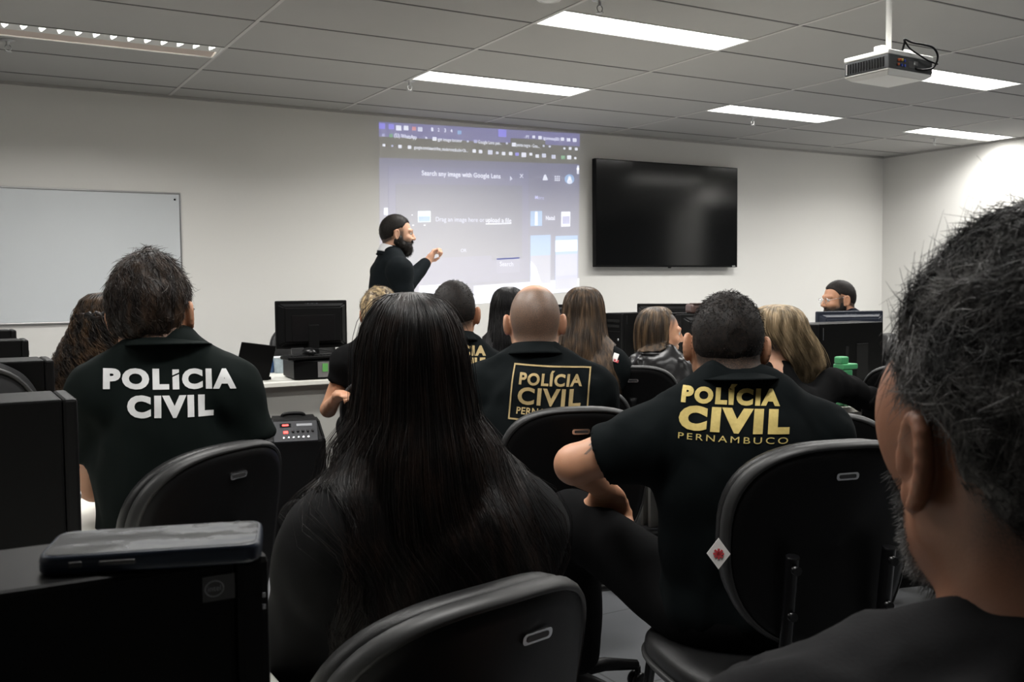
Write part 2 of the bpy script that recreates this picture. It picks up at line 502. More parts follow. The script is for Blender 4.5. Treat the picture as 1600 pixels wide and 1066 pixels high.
def sstep(a, b, x):
    t = np.clip((x - a) / (b - a), 0, 1); return t * t * (3 - 2 * t)

# ------------------------------------------------------------------ lettering
def text_mesh(body, bold=0.0, maxedge=.05, space=None):
    """letters at cap height 1 (baseline 0), starting at x = 0: vertices, triangles, width"""
    cu = bpy.data.curves.new('t', 'FONT'); cu.body = body; cu.offset = bold; cu.resolution_u = 4
    cu.space_character = space if space else 1 + bold * 3.5
    o = bpy.data.objects.new('t', cu); COL.objects.link(o)
    dg = bpy.context.evaluated_depsgraph_get(); dg.update()
    me = bpy.data.meshes.new_from_object(o.evaluated_get(dg))
    bpy.data.objects.remove(o); bpy.data.curves.remove(cu)
    bm = bmesh.new(); bm.from_mesh(me); bpy.data.meshes.remove(me)
    bmesh.ops.remove_doubles(bm, verts=bm.verts[:], dist=1e-5)
    bmesh.ops.triangulate(bm, faces=bm.faces[:])
    for it in range(5):
        e = [e for e in bm.edges if e.calc_length() > maxedge]
        if not e: break
        bmesh.ops.subdivide_edges(bm, edges=e, cuts=1)
        bmesh.ops.triangulate(bm, faces=[f for f in bm.faces if len(f.verts) > 3])
    bm.verts.ensure_lookup_table(); bm.verts.index_update()
    V = np.array([v.co[:] for v in bm.verts]); T = np.array([[v.index for v in f.verts] for f in bm.faces])
    bm.free()
    return V, T
CAPH = None
def cap_height():
    global CAPH
    if CAPH is None:
        V, _ = text_mesh('I', 0, 9); CAPH = (V[:, 1].min(), V[:, 1].max())
    return CAPH
def line_of(body, w, h, bold=0, maxedge=.05, space=None):
    """letters scaled to total width w and cap height h, centred on x, baseline at 0"""
    V, T = text_mesh(body, bold, maxedge, space)
    lo, hi = cap_height()
    V = V.copy()
    x0, x1 = V[:, 0].min(), V[:, 0].max()
    V[:, 0] = (V[:, 0] - (x0 + x1) / 2) * w / (x1 - x0)
    V[:, 1] = (V[:, 1] + bold) * h / (hi - lo + 2 * bold)
    return V, T
def flat_text(name, body, w, h, origin, ux, uy, material, parent, bold=0, lift=.0015):
    """letters lying on a flat surface; origin is the baseline's middle"""
    V, T = line_of(body, w, h, bold, 9)
    ux, uy = np.array(ux, float), np.array(uy, float); nz = np.cross(ux, uy)
    P = np.array(origin) + V[:, :1] * ux + V[:, 1:2] * uy + nz * lift
    return link(name, np_mesh(name, P, T, False), material, parent)
def on_cloth(parts, tree, org, ux, uy, name, material, parent, lift=.0025):
    """lay flat shapes [(V, T)] on a cloth surface: rays are cast from org + x*ux + y*uy along ux x uy reversed"""
    ux, uy = Vector(ux), Vector(uy); nz = ux.cross(uy)
    VV, TT, n = [], [], 0
    for V, T in parts:
        P = []
        for v in V:
            o = Vector(org) + ux * v[0] + uy * v[1] + nz * .5
            loc, nr, _, _ = tree.ray_cast(o, -nz)
            P.append(tuple(loc + nz * lift) if loc is not None else None)
        T2 = [t for t in T if all(P[i] is not None for i in t)]
        P = [p if p is not None else tuple(org) for p in P]
        VV.append(np.array(P)); TT.append(np.array(T2).reshape(-1, 3) + n); n += len(P)
    return link(name, np_mesh(name, np.concatenate(VV), np.concatenate(TT), False), material, parent)
def rect(x0, y0, x1, y1, n=12):
    xs = np.linspace(x0, x1, max(2, int(abs(x1 - x0) / .008) + 2)); ys = np.linspace(y0, y1, max(2, int(abs(y1 - y0) / .008) + 2))
    V = [(x, y, 0) for y in ys for x in xs]; k = len(xs); T = []
    for j in range(len(ys) - 1):
        for i in range(k - 1):
            a = j * k + i; T += [(a, a + 1, a + k + 1), (a, a + k + 1, a + k)]
    return np.array(V), np.array(T)
# ------------------------------------------------------------------ the room
def floor_mat():
    m = MT['floor_tile']; nt = m.node_tree; b = nt.nodes['Principled BSDF']
    tc = nt.nodes.new('ShaderNodeTexCoord')
    br = nt.nodes.new('ShaderNodeTexBrick'); br.offset = 0; br.inputs['Scale'].default_value = 1
    br.inputs['Brick Width'].default_value = .6; br.inputs['Row Height'].default_value = .6; br.inputs['Mortar Size'].default_value = .004
    br.inputs['Color1'].default_value = (.15, .155, .165, 1); br.inputs['Color2'].default_value = (.13, .135, .145, 1); br.inputs['Mortar'].default_value = (.05, .05, .055, 1)
    nt.links.new(tc.outputs['Object'], br.inputs['Vector']); nt.links.new(br.outputs['Color'], b.inputs['Base Color'])
floor_mat()
X0, Y0 = -3.4, -3.2
def struct(o): o['kind'] = 'structure'; return o
struct(box('floor', ((X0 + WALLX) / 2, (Y0 + WALLY) / 2, -.05), (WALLX - X0 + .4, WALLY - Y0 + .4, .1), MT['floor_tile']))
struct(box('wall_front', ((X0 + WALLX) / 2, WALLY + .06, 1.4), (WALLX - X0 + .4, .12, 3.0), MT['wall_paint']))
struct(box('wall_back', ((X0 + WALLX) / 2, Y0 - .06, 1.4), (WALLX - X0 + .4, .12, 3.0), MT['wall_paint']))
struct(box('wall_left', (X0 - .06, (Y0 + WALLY) / 2, 1.4), (.12, WALLY - Y0, 3.0), MT['wall_paint']))
struct(box('wall_right', (WALLX + .06, (Y0 + WALLY) / 2, 1.4), (.12, WALLY - Y0, 3.0), MT['wall_paint']))
for nm, c in (('baseboard_front', ((X0 + WALLX) / 2, WALLY - .006, .045)),):
    struct(box(nm, c, (WALLX - X0, .012, .09), MT['white_metal'], bev=.002))
struct(box('baseboard_right', (WALLX - .006, (Y0 + WALLY) / 2, .045), (.012, WALLY - Y0 - .03, .09), MT['white_metal'], bev=.002))
# dark windows in the right wall (the television mirrors them)
for i, (ya, yb) in enumerate(((1.3, 3.45), (4.12, 5.3))):
    w = struct(thing('window_%d' % (i + 1), None, None, (WALLX - .012, (ya + yb) / 2, 1.45)))
    box('pane', (0, 0, 0), (.008, yb - ya, 1.7), MT['window_dark'], w)
    f = MB()
    for s in (-1, 1):
        f.box((0, s * (yb - ya) / 2, 0), (.022, .05, 1.75), .004); f.box((0, 0, s * .85), (.022, yb - ya, .05), .004)
    f.box((0, 0, 0), (.02, .04, 1.7), .003)
    f.build('frame', MT['grey_metal'], w)

# ceiling with holes for the lamps
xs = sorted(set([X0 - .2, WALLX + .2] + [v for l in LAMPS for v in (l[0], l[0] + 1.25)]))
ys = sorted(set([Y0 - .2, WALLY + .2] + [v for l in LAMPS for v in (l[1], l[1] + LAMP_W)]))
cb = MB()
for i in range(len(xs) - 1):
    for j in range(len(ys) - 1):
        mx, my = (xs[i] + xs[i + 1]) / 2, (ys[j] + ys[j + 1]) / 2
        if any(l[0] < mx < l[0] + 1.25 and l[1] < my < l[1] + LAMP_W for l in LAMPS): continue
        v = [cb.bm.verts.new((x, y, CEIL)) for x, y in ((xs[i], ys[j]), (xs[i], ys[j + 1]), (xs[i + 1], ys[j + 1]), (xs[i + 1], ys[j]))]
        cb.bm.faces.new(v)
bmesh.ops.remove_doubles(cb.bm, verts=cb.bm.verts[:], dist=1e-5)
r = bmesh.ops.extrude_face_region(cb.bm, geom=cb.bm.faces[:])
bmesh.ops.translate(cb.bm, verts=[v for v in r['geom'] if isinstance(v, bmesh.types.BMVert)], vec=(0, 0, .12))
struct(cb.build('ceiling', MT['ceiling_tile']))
tb = MB()
for x in [1.444 + 1.25 * k for k in range(-4, 7)]:
    if X0 < x < WALLX: tb.box((x, (Y0 + WALLY) / 2, CEIL - .0015), (.020, WALLY - Y0, .005), .001)
struct(tb.build('trim_1', mat('grid_bar', (.52, .51, .49), .6)))
tb = MB()
for k in range(0, 17):
    y = 6.8635 - .625 * k
    segs, x = [], X0
    for l in sorted(LAMPS):
        if l[1] - .02 < y < l[1] + LAMP_W + .02 and abs(y - l[1]) > .03 and abs(y - l[1] - LAMP_W) > .03:
            segs.append((x, l[0])); x = l[0] + 1.25
    segs.append((x, WALLX))
    for a, b in segs: tb.box(((a + b) / 2, y, CEIL - .0008), (b - a, .012, .004))
struct(tb.build('trim_2', mat('grid_gap', (.16, .155, .15), .8)))
tb = MB(); tb.box(((X0 + WALLX) / 2, WALLY - .011, CEIL - .009), (WALLX - X0, .022, .018), .002)
tb.box((WALLX - .011, (Y0 + WALLY) / 2, CEIL - .009), (.022, WALLY - Y0 - .05, .018), .002)
struct(tb.build('trim_3', mat('grid_edge', (.40, .39, .37), .7)))

# ------------------------------------------------------------------ ceiling lamps
lamp_labels = ['ceiling lamp with rows of bright slots between its louvre blades, above the whiteboard',
    'lit white ceiling lamp over the projected picture, nearest the front wall',
    'lit white ceiling lamp above the right end of the television',
    'small looking lit ceiling lamp that touches the right hand wall',
    'largest lit ceiling lamp, in the nearer row, left of the projector',
    'lit ceiling lamp partly hidden behind the hanging projector',
    'ceiling lamp outside the picture, over the left desks in the second row', 'ceiling lamp outside the picture, in the second row by the right wall',
    'ceiling lamp outside the picture, above the man with white lettering', 'ceiling lamp outside the picture, above the bald man',
    'ceiling lamp outside the picture, above the near end of the right desks', 'ceiling lamp outside the picture, above the near computer tower',
    'ceiling lamp outside the picture, above the near man with greying hair', 'ceiling lamp outside the picture, left of the row of computer towers']
def lamp(i, x0, y0):
    lb = lamp_labels[i]
    t = thing('ceiling_lamp', lb, 'lamp', (x0 + .625, y0 + LAMP_W / 2, CEIL), 0, 'ceiling lamps')
    w = LAMP_W
    f = MB()
    for s in (-1, 1):
        f.box((0, s * (w / 2 - .006), .012), (1.25, .012, .034), .002)
        f.box((s * .617, 0, .012), (.014, w - .024, .034), .002)
    f.build('frame', MT['white_metal'], t)
    f = MB(); f.box((0, 0, .075), (1.22, w - .02, .006))
    for s in (-1, 1): f.box((0, s * (w / 2 - .016), .05), (1.22, .006, .05))
    f.build('reflector', MT['reflector'], t)
    if i == 0:
        # bright slots in the nearer half of the grille, a dull reflector in the farther half
        box('fluorescent_tube', (0, -.062, .012), (1.19, .10, .004), MT['tube_glow'], t)
        b = MB(); n = 14
        poly = [(-.61, .0), (-.61, -.118)]
        for k in range(n):
            c = -.56 + k * 1.12 / (n - 1)
            poly += [(c - .020, -.118), (c - .003, -.030), (c + .003, -.030), (c + .020, -.118)]
        poly += [(.61, -.118), (.61, .0)]
        b.prism(poly, lambda u, v, d: (u, v, d), .001, .003)
        b.box((0, -.120, .002), (1.22, .006, .004))
        b.build('louver', MT['white_metal'], t)
        box('reflector_strip', (0, .062, .006), (1.21, .124, .003), mat('warm_reflector', (.60, .50, .44), .5), t, R=Matrix.Rotation(math.radians(-4), 3, 'X'))
    else:
        box('diffuser', (0, 0, .020), (1.2, w - .045, .004), MT['lamp_diffuser'], t)
        b = MB()
        for k in range(13): b.box((-.54 + k * .09, 0, .012), (.002, w - .04, .010))
        b.build('louver', MT['white_metal'], t)
    o = lamp_light(x0, y0, LAMP_POWER * (.85 if y0 < 3 else 1))
    o.parent = t; o.location = (0, 0, -.006)
for i, (x, y) in enumerate(LAMPS): lamp(i, x, y)

# ------------------------------------------------------------------ sprinklers, detector
def sprinkler(u, v, label):
    p = atz(u, v, CEIL - .0)
    t = thing('fire_sprinkler', label, 'sprinkler', (p[0], p[1], CEIL), 0, 'fire sprinklers')
    MB().lathe([(.038, 0), (.038, -.004), (.02, -.008), (.009, -.012), (.009, -.03), (.006, -.032)]).build('body', MT['grey_metal'], t)
    f = MB()
    for s in (-1, 1): f.tube([(s * .008, 0, -.028), (s * .016, 0, -.04), (s * .012, 0, -.055), (0, 0, -.062)], .0025, 6)
    f.build('frame_arm', MT['grey_metal'], t)
    MB().lathe([(.004, -.06), (.019, -.063), (.019, -.065), (.003, -.067)]).build('deflector', MT['grey_metal'], t)
sprinkler(640, 126, 'fire sprinkler head beside the ceiling lamp over the projected picture')
sprinkler(12, 62, 'fire sprinkler head beside the louvred lamp above the whiteboard')
sprinkler(1176, 183, 'fire sprinkler head beyond the lamp above the television')
sprinkler(1460, 216, 'fire sprinkler head nearest the corner of the two walls')
sprinkler(937, -1, 'fire sprinkler head above the largest lit lamp, at the picture top')
p = atz(858, -10, CEIL)
t = thing('smoke_detector', 'round white smoke detector on the ceiling, at the top of the picture', 'detector', (p[0], p[1], CEIL))
MB().lathe([(.07, 0), (.07, -.014), (.055, -.03), (.05, -.03), (.048, -.026), (.03, -.034), (0, -.036)]).build('housing', MT['white_metal'], t)

# ------------------------------------------------------------------ projector
def projector():
    c = at(1405, 92, 3.75)
    rz = math.radians(2)
    t = thing('ceiling_projector', 'white and dark grey projector hanging from the ceiling on a white pole', 'projector', (c[0] + .10, c[1] + .13, c[2]), rz); PS = .84; t.scale = (PS, PS, PS)
    W2, D2, H2 = .165, .125, .05
    # upper white shell (towards the ceiling), dark waist, white belly
    b = MB()
    pts = [(-W2, -D2), (W2, -D2), (W2, D2), (-W2, D2)]
    def ring(z, k): return [b.bm.verts.new((x * k, y * k, z)) for x, y in pts]
    lv = [ring(-.062, .80), ring(-.045, .985), ring(-.038, 1.0)]
    for i in range(2):
        for k in range(4): b.bm.faces.new((lv[i][k], lv[i][(k + 1) % 4], lv[i + 1][(k + 1) % 4], lv[i + 1][k]))
    b.bm.faces.new(lv[0][::-1]); b.bm.faces.new(lv[-1])
    bmesh.ops.bevel(b.bm, geom=[e for e in b.bm.edges], offset=.004, segments=2, affect='EDGES')
    b.box((0, 0, .038), (W2 * 2, D2 * 2, .024), .006)
    b.build('shell', MT['white_metal'], t)
    box('side_band', (0, 0, -.006), (W2 * 2 - .004, D2 * 2 - .004, .066), mat('projector_grey', (.055, .057, .06), .5), t, .006)
    v = MB()
    for k in range(14): v.box((-W2 - .0005, -D2 + .03 + k * .015, -.006), (.003, .009, .044), .0006)
    v.build('side_vent', MT['dark_slot'], t)
    v = MB()
    for k in range(7): v.box((-W2 - .002, D2 - .02, -.028 + k * .007), (.002, .004, .004))
    v.build('indicator', MT['label_white'], t)
    for x, col in ((-.10, 'red_led'),): pass
    for k, (x, z, m) in enumerate(((-.098, .004, 'orange_port'), (-.084, .006, 'orange_port'), (-.070, .006, 'yellow_port'), (-.098, -.016, 'orange_port'), (-.052, .004, 'blue_port'), (-.052, -.018, 'blue_port'), (-.075, -.018, 'blue_port'))):
        MB().lathe([(.0065, 0), (.0065, .004), (.004, .005), (.002, .003)], (x, -D2 - .001, z), 12, Matrix.Rotation(PI / 2, 3, 'X')).build('port', MT[m], t)
    v = MB()
    for k in range(6): v.box((-.02 + k * .008, -D2 - .0005, -.008), (.003, .003, .03))
    v.box((.03, -D2, .0), (.028, .006, .02), .002)
    v.build('rear_vent', MT['grey_metal'], t)
    v = MB()
    for s in (-1, 1):
        v.box((s * .085, -.03, .067), (.06, .05, .036), .004)
        v.tube([(s * .085, -.058, .067), (s * .085, -.053, .067)], .006)
    v.box((0, -.01, .056), (.24, .05, .01), .002)
    v.build('mount_bracket', MT['white_metal'], t)
    MB().lathe([(.013, .06), (.013, (CEIL - c[2]) / PS - .03), (.06, (CEIL - c[2]) / PS - .028), (.062, (CEIL - c[2]) / PS - .001)]).build('pole', mat('pole_grey', (.36, .355, .34), .7), t)
    MB().lathe([(.028, 0), (.03, .012), (.022, .014)], (.07, D2, -.004), 20, Matrix.Rotation(-PI / 2, 3, 'X')).build('lens', MT['black_gloss'], t)
    cable = [(-.055, -.115, .05), (-.06, -.13, .085), (-.058, -.13, .10), (-.02, -.14, .088), (.05, -.155, .083), (.10, -.165, .075), (.135, -.165, .05), (.142, -.16, .02), (.13, -.15, -.01), (.10, -.14, -.022), (.06, -.13, -.026), (.03, -.123, -.022)]
    def spl(pts, n=6):
        out = []
        for i in range(len(pts) - 1):
            p0, p1, p2, p3 = [np.array(pts[min(max(j, 0), len(pts) - 1)]) for j in (i - 1, i, i + 1, i + 2)]
            for k in range(n):
                s = k / n
                out.append(.5 * (2 * p1 + (p2 - p0) * s + (2 * p0 - 5 * p1 + 4 * p2 - p3) * s * s + (3 * p1 - p0 - 3 * p2 + p3) * s ** 3))
        return out + [np.array(pts[-1])]
    MB().tube(spl(cable), .005).build('cable', MT['black_plastic'], t)
    MB().tube(spl([(-.055, -.13, .09), (-.035, -.14, .06), (.02, -.15, .035), (.08, -.155, .015), (.13, -.155, .008), (.16, -.15, .008)]), .004).build('cable', MT['black_plastic'], t)
    return spl
spl = projector()

# ------------------------------------------------------------------ front wall: board, television, projected picture
YW = WALLY
c1, c0 = aty(281, 303, YW), aty(281, 500, YW)
wz0, wz1 = c0[2] + .0, c1[2]
t = thing('whiteboard', 'large pale blue grey whiteboard on the front wall, behind the bearded man', 'whiteboard', (c1[0] - 1.35, YW, (wz0 + wz1) / 2))
box('board', (0, -.012, 0), (2.68, .012, wz1 - wz0 - .016), MT['whiteboard'], t)
f = MB()
for s in (-1, 1):
    f.box((0, -.012, s * (wz1 - wz0) / 2), (2.70, .02, .012), .003); f.box((s * 1.347, -.012, 0), (.008, .02, wz1 - wz0), .003)
f.build('frame', MT['grey_metal'], t)
for k, (x, z) in enumerate(((1.31, .40), (1.31, -.4))):
    MB().lathe([(.007, 0), (.007, .003), (.003, .004)], (x, -.018, z), 10, Matrix.Rotation(PI / 2, 3, 'X')).build('fixing_screw', MT['black_plastic'], t)

a, b2 = aty(932, 248, YW - .09), aty(1155, 262, YW - .09)
d1, d2 = aty(929, 418, YW - .09), aty(1150, 417, YW - .09)
tx0, tx1 = (a[0] + d1[0]) / 2, (b2[0] + d2[0]) / 2
tz1, tz0 = (a[2] + b2[2]) / 2, (d1[2] + d2[2]) / 2
tw, th = tx1 - tx0, tz1 - tz0
t = thing('television', 'large black flat television, switched off, on the front wall', 'television', ((tx0 + tx1) / 2, YW, (tz0 + tz1) / 2))
box('housing', (0, -.064, 0), (tw, .05, th), MT['black_plastic'], t, .004)
box('screen', (0, -.0905, .004), (tw - .016, .003, th - .024), MT['tv_screen'], t)
box('wall_mount', (0, -.02, 0), (.5, .04, .4), MT['black_plastic'], t)
box('sensor', (0, -.086, -th / 2 - .004), (.03, .012, .012), MT['black_gloss'], t, .002)
flat_text('logo', 'LG', .034, .012, (tw / 2 - .05, -.0915, -th / 2 + .006), (1, 0, 0), (0, 0, 1), MT['label_white'], t)

def glow(name, base, em):
    m = mat(name, base, .9, spec=.1, emit=(em, 1.0)); return m
SCX = [(592, 190), (906, 209), (904, 447), (594, 472)]
ORD = [0]
def wq(quad, name, material, parent, off, label=None):
    """flat glowing piece of the projected picture: quad of picture corners"""
    P = [aty(u, v, YW - off) for u, v in quad]
    V = np.array(P + [p + np.array([0, .0012, 0]) for p in P])
    Q = np.array([[0, 1, 2, 3], [7, 6, 5, 4], [0, 4, 5, 1], [1, 5, 6, 2], [2, 6, 7, 3], [3, 7, 4, 0]])
    me = np_mesh(name, V, Q, False)
    return link(name, me, material, parent, label)
def sq(x0, y0, x1, y1):
    """a box of the projected desktop (0..1 across, 0..1 down) as picture corners"""
    def mp(s, t):
        tl, tr, br, bl = [np.array(q, float) for q in SCX]
        return tuple((tl * (1 - s) + tr * s) * (1 - t) + (bl * (1 - s) + br * s) * t)
    return [mp(x0, y0), mp(x1, y0), mp(x1, y1), mp(x0, y1)]
def sinv(u, v):
    tl, tr, br, bl = [np.array(q, float) for q in SCX]
    s, t = .5, .5
    for _ in range(20):
        p = (tl * (1 - s) + tr * s) * (1 - t) + (bl * (1 - s) + br * s) * t
        ds = (tr - tl) * (1 - t) + (br - bl) * t; dt = (bl - tl) * (1 - s) + (br - tr) * s
        q = np.linalg.solve(np.stack([ds, dt], 1), np.array([u, v]) - p); s += q[0]; t += q[1]
    return s, t
def bq(u0, v0, u1, v1):
    s0, t0 = sinv(u0, v0); s1, t1 = sinv(u1, v1)
    return sq(s0, t0, s1, t1)
pj = thing('projected_screen', 'bluish projected web page of glowing panels on the front wall, behind the standing presenter', 'projection', tuple(aty(750, 330, YW)))  # projector's light put into the panels as emission over the wall colour
pj.location = (0, 0, 0)
PW = (.72, .705, .67)
G_page = glow('beam_page', PW, (.024, .030, .10)); G_bar = glow('beam_bar', PW, (.008, .010, .012))
G_task = glow('beam_taskbar', PW, (.05, .05, .16)); G_dlg = glow('beam_dialog', PW, (.03, .036, .12))
G_drop = glow('beam_drop_area', PW, (.018, .026, .085)); G_white = glow('beam_white', PW, (.42, .44, .52))
G_soft = glow('beam_soft', PW, (.19, .20, .34)); G_sky = glow('beam_sky', PW, (.10, .20, .36)); G_land = glow('beam_land', PW, (.16, .17, .25))
G_cloud = glow('beam_cloud', PW, (.42, .5, .56)); G_wht2 = glow('beam_bright', PW, (.30, .32, .42)); G_tab = glow('beam_tab', PW, (.015, .018, .02))
G_green = glow('beam_green', PW, (.04, .16, .08)); G_purple = glow('beam_purple', PW, (.10, .09, .42)); G_red = glow('beam_red', PW, (.30, .10, .12))
wq(sq(0, 0, 1, 1), 'page', G_page, pj, .0015)
wq(sq(0, 0, 1, .083), 'taskbar', G_task, pj, .0030)
wq(sq(0, .083, 1, .20), 'browser_bar', G_bar, pj, .0030)
wq(bq(798, 216, 852, 232), 'browser_tab', G_tab, pj, .0042)
wq(sq(.045, .245, .745, .93), 'dialog', G_dlg, pj, .0030)
wq(sq(.082, .345, .715, .80), 'drop_area', G_drop, pj, .0042)
wq(bq(668, 404, 768, 426), 'input_field', G_dlg, pj, .0044); wq(bq(776, 404, 812, 425), 'search_button', glow('beam_button', PW, (.05, .056, .145)), pj, .0042)
wq(bq(600, 325, 606, 336), 'cursor_bar', G_white, pj, .0056)
wq(bq(653, 330, 673, 347), 'picture_icon', G_cloud, pj, .0056); wq(bq(654, 338, 672, 346), 'picture_hill', G_sky, pj, .0068)
# thumbnails
wq(bq(829, 330, 847, 353), 'thumbnail', G_sky, pj, .0044); wq(bq(836, 331, 840, 352), 'thumbnail_tower', G_white, pj, .0056)
wq(bq(877, 331, 891, 354), 'thumbnail', G_white, pj, .0044); wq(bq(879, 338, 890, 350), 'thumbnail_pattern', G_soft, pj, .0056)
wq(bq(829, 368, 860, 442), 'photo', G_sky, pj, .0044); wq(bq(829, 400, 860, 442), 'photo_coast', G_land, pj, .0056); 
wq([(829, 408), (838, 418), (846, 443), (829, 444)], 'photo_beach', G_white, pj, .0068)
wq(bq(868, 369, 902, 450), 'photo', G_sky, pj, .0044); wq(bq(868, 376, 902, 392), 'photo_cloud', G_cloud, pj, .0056); wq(bq(868, 398, 902, 432), 'photo_sea', G_soft, pj, .0056); wq(bq(868, 432, 902, 450), 'photo_town', G_land, pj, .0056)
wq(bq(740, 447, 905, 455), 'page_strip', G_wht2, pj, .0044); wq(bq(655, 447, 700, 470), 'page_strip', G_white, pj, .0044); wq(bq(738, 463, 848, 466), 'page_strip', G_white, pj, .0044)
def wtext(body, u0, v0, u1, v1, hpx, material, bold=0, name='lettering'):
    A, B = aty(u0, v0, YW - .0062), aty(u1, v1, YW - .0062)
    w = np.linalg.norm(B - A); ux = (B - A) / w
    dd = (A - np.array([0, 0, HC])) @ CF
    h = hpx * dd / FPX
    uy = np.cross(np.array([0, -1., 0]), ux); uy = -np.cross(ux, np.array([0, -1., 0])) if uy[2] < 0 else uy
    return flat_text(name, body, w, h, (A + B) / 2, ux, uy, material, pj, bold, 0)
wtext('Search any image with Google Lens', 659, 274, 782, 279, 7.5, G_white, .012)
wtext('Drag an image here or', 681, 346, 757, 347, 7, G_wht2, .004)
wtext('upload a file', 759, 347, 799, 348, 7, G_white, .004); wq(bq(759, 349.2, 799, 350), 'underline', G_white, pj, .0062)
wtext('OR', 720, 394, 729, 394, 5, G_wht2); wtext('Search', 781, 416, 802, 416, 7, G_wht2, .006)
wtext('More', 836, 311, 850, 312, 5.5, G_soft, .01); wtext('Natal', 853, 344, 867, 344, 6.5, G_white, .02)
wtext('X', 812, 278, 818, 278.2, 6, G_white)
wtext('(53) WhatsApp', 616, 214.5, 651, 217.5, 6, G_white, .006); wtext('gpt image locator', 684, 220, 722, 222.5, 5, G_white, .006)
wtext('Google Lens pes...', 747, 224, 784, 226.5, 5, G_white, .006); wtext('ponta negra - Goo...', 807, 228.5, 843, 231, 5, G_white, .006)
wtext('google.com/search?lns_mode=cvst&udm=26...', 647, 232.5, 731, 238, 5, G_white, .006)
for k, n in enumerate('1234'): wtext(n, 674 + k * 10, 205 + k * .7, 677 + k * 10, 205.2 + k * .7, 5.5, G_white, .01)
wtext('PT', 822, 216, 827, 216.4, 4.5, G_white); wtext('igormesq001', 849, 218, 874, 220, 5, G_white, .006)
for (u, v, s, m) in ((597, 197, 9, G_purple), (611.5, 198, 8, G_purple), (623, 200, 8, G_white), (634.5, 200, 7, G_white), (647, 201, 6, G_red), (656.5, 202, 7, G_wht2), (718, 207, 6, G_sky),
        (785, 208, 12, G_purple), (834, 214, 4, G_white), (844, 215, 5, G_white), (879, 217.5, 5, G_white), (888.5, 218.5, 5, G_white), (898, 219, 5.5, G_white),
        (599, 211, 4, G_soft), (611, 212, 5.5, G_green), (679, 217, 6, G_white), (743, 221, 5, G_soft), (803, 226, 6, G_white), (600, 227, 4, G_white), (613, 228, 3, G_soft), (625, 229, 5, G_white), (640, 230, 5, G_white),
        (741, 236, 5, G_white), (751, 237, 5, G_white), (766, 238, 7, G_wht2), (777, 239, 4, G_wht2), (787, 240, 5, G_white), (798, 240, 5, G_white), (808, 241, 5, G_purple), (818.5, 242, 7, G_white), (829.5, 241, 4, G_white), (839.5, 244, 5, G_white), (850, 243, 6, G_wht2), (865, 245, 6, G_wht2), (880, 246, 6, G_green), (889.5, 246, 6, G_white), (899, 247, 3, G_white),
        (882, 232, 3, G_white), (891, 232, 4, G_white), (900.5, 233, 4, G_white), (666, 215.5, 3, G_wht2), (731, 221, 3, G_wht2), (792, 224, 3, G_wht2), (849.5, 228, 3, G_wht2), (859, 229, 3, G_wht2), (903, 264, 3, G_white)):
    wq(bq(u - s / 2, v - s / 2, u + s / 2, v + s / 2), 'screen_icon', m, pj, .0058)
wq(bq(902, 259, 904.5, 272), 'scroll_bar', G_white, pj, .0058)
for i in range(3):
    for j in range(3): wq(bq(867 + i * 3, 275 + j * 3, 868.6 + i * 3, 276.6 + j * 3), 'screen_icon', G_white, pj, .0058)
def disc(u, v, r, name, m, off):
    P = [aty(u + r * math.cos(k * PI / 10), v + r * math.sin(k * PI / 10), YW - off) for k in range(20)]
    b = MB(); b.prism([(i, 0) for i in range(20)], lambda i, _, d: tuple(P[int(i)] + np.array([0, d, 0])), 0, .0012); b.build(name, m, pj)
disc(890, 280, 7.5, 'account_icon', G_sky, .0058); disc(890, 278, 2.6, 'account_icon', G_white, .007); disc(890, 283.5, 4, 'account_icon', G_white, .007)
wq([(851, 273), (853, 273), (856, 281.5), (848, 281.5)], 'flask_icon', G_white, pj, .0058)
wq([(797, 275), (801, 280), (799, 280.5), (797, 283)], 'mouse_pointer', G_wht2, pj, .0058)
wq(bq(643, 335, 645, 337), 'corner_mark', G_white, pj, .0058); wq(bq(644, 351, 647, 353), 'corner_mark', G_white, pj, .0058); wq(bq(662, 351, 665, 353), 'corner_mark', G_white, pj, .0058)

# ------------------------------------------------------------------ desks
def desk(x0, x1, y0, y1, label, group=None, panel='x', z=.75, cat='desk'):
    t = thing('classroom_desk', label, cat, ((x0 + x1) / 2, (y0 + y1) / 2, 0), 0, group)
    w, d = x1 - x0, y1 - y0
    box('tabletop', (0, 0, z - .0125), (w - .002, d - .002, .025), MT['white_laminate'], t, .003)
    for s in (-1, 1):
        if panel == 'x': box('side_panel', (0, s * (d / 2 - .03), (z - .03) / 2), (w - .16, .02, z - .03), MT['desk_panel'], t)
        else: box('side_panel', (s * (w / 2 - .03), 0, (z - .03) / 2), (.02, d - .12, z - .03), MT['desk_panel'], t)
    if panel == 'x': box('modesty_panel', (0, 0, z - .3), (.018, d - .08, .5), MT['desk_panel'], t)
    else: box('modesty_panel', (0, -d / 2 + .09, z - .33), (w - .08, .018, .60), MT['desk_panel'], t)
    return t
LDX = .36
for k, (a, b, lb) in enumerate(((.46, 1.7, 'white topped desk under the dark phone and nearest computer tower'),
        (1.702, 3.0, 'white topped desk that carries the elbow of the man with white lettering'),
        (3.002, 4.4, 'white topped desk at the left edge, in front of the curly haired woman'),
        (4.402, 5.8, 'white topped desk at the left edge, nearest the whiteboard'))):
    desk(-.62, LDX, a, b, lb, 'left row of desks')
fd = atz(400, 600, .75); fe = atz(520, 590, .75)
desk(fd[0] - .12, fd[0] + 1.75, fd[1] - .0, fd[1] + .62, 'white front desk with the monitor and laptop, by the presenter', None, 'y')
RDX0, RDX1 = 3.05, 4.45
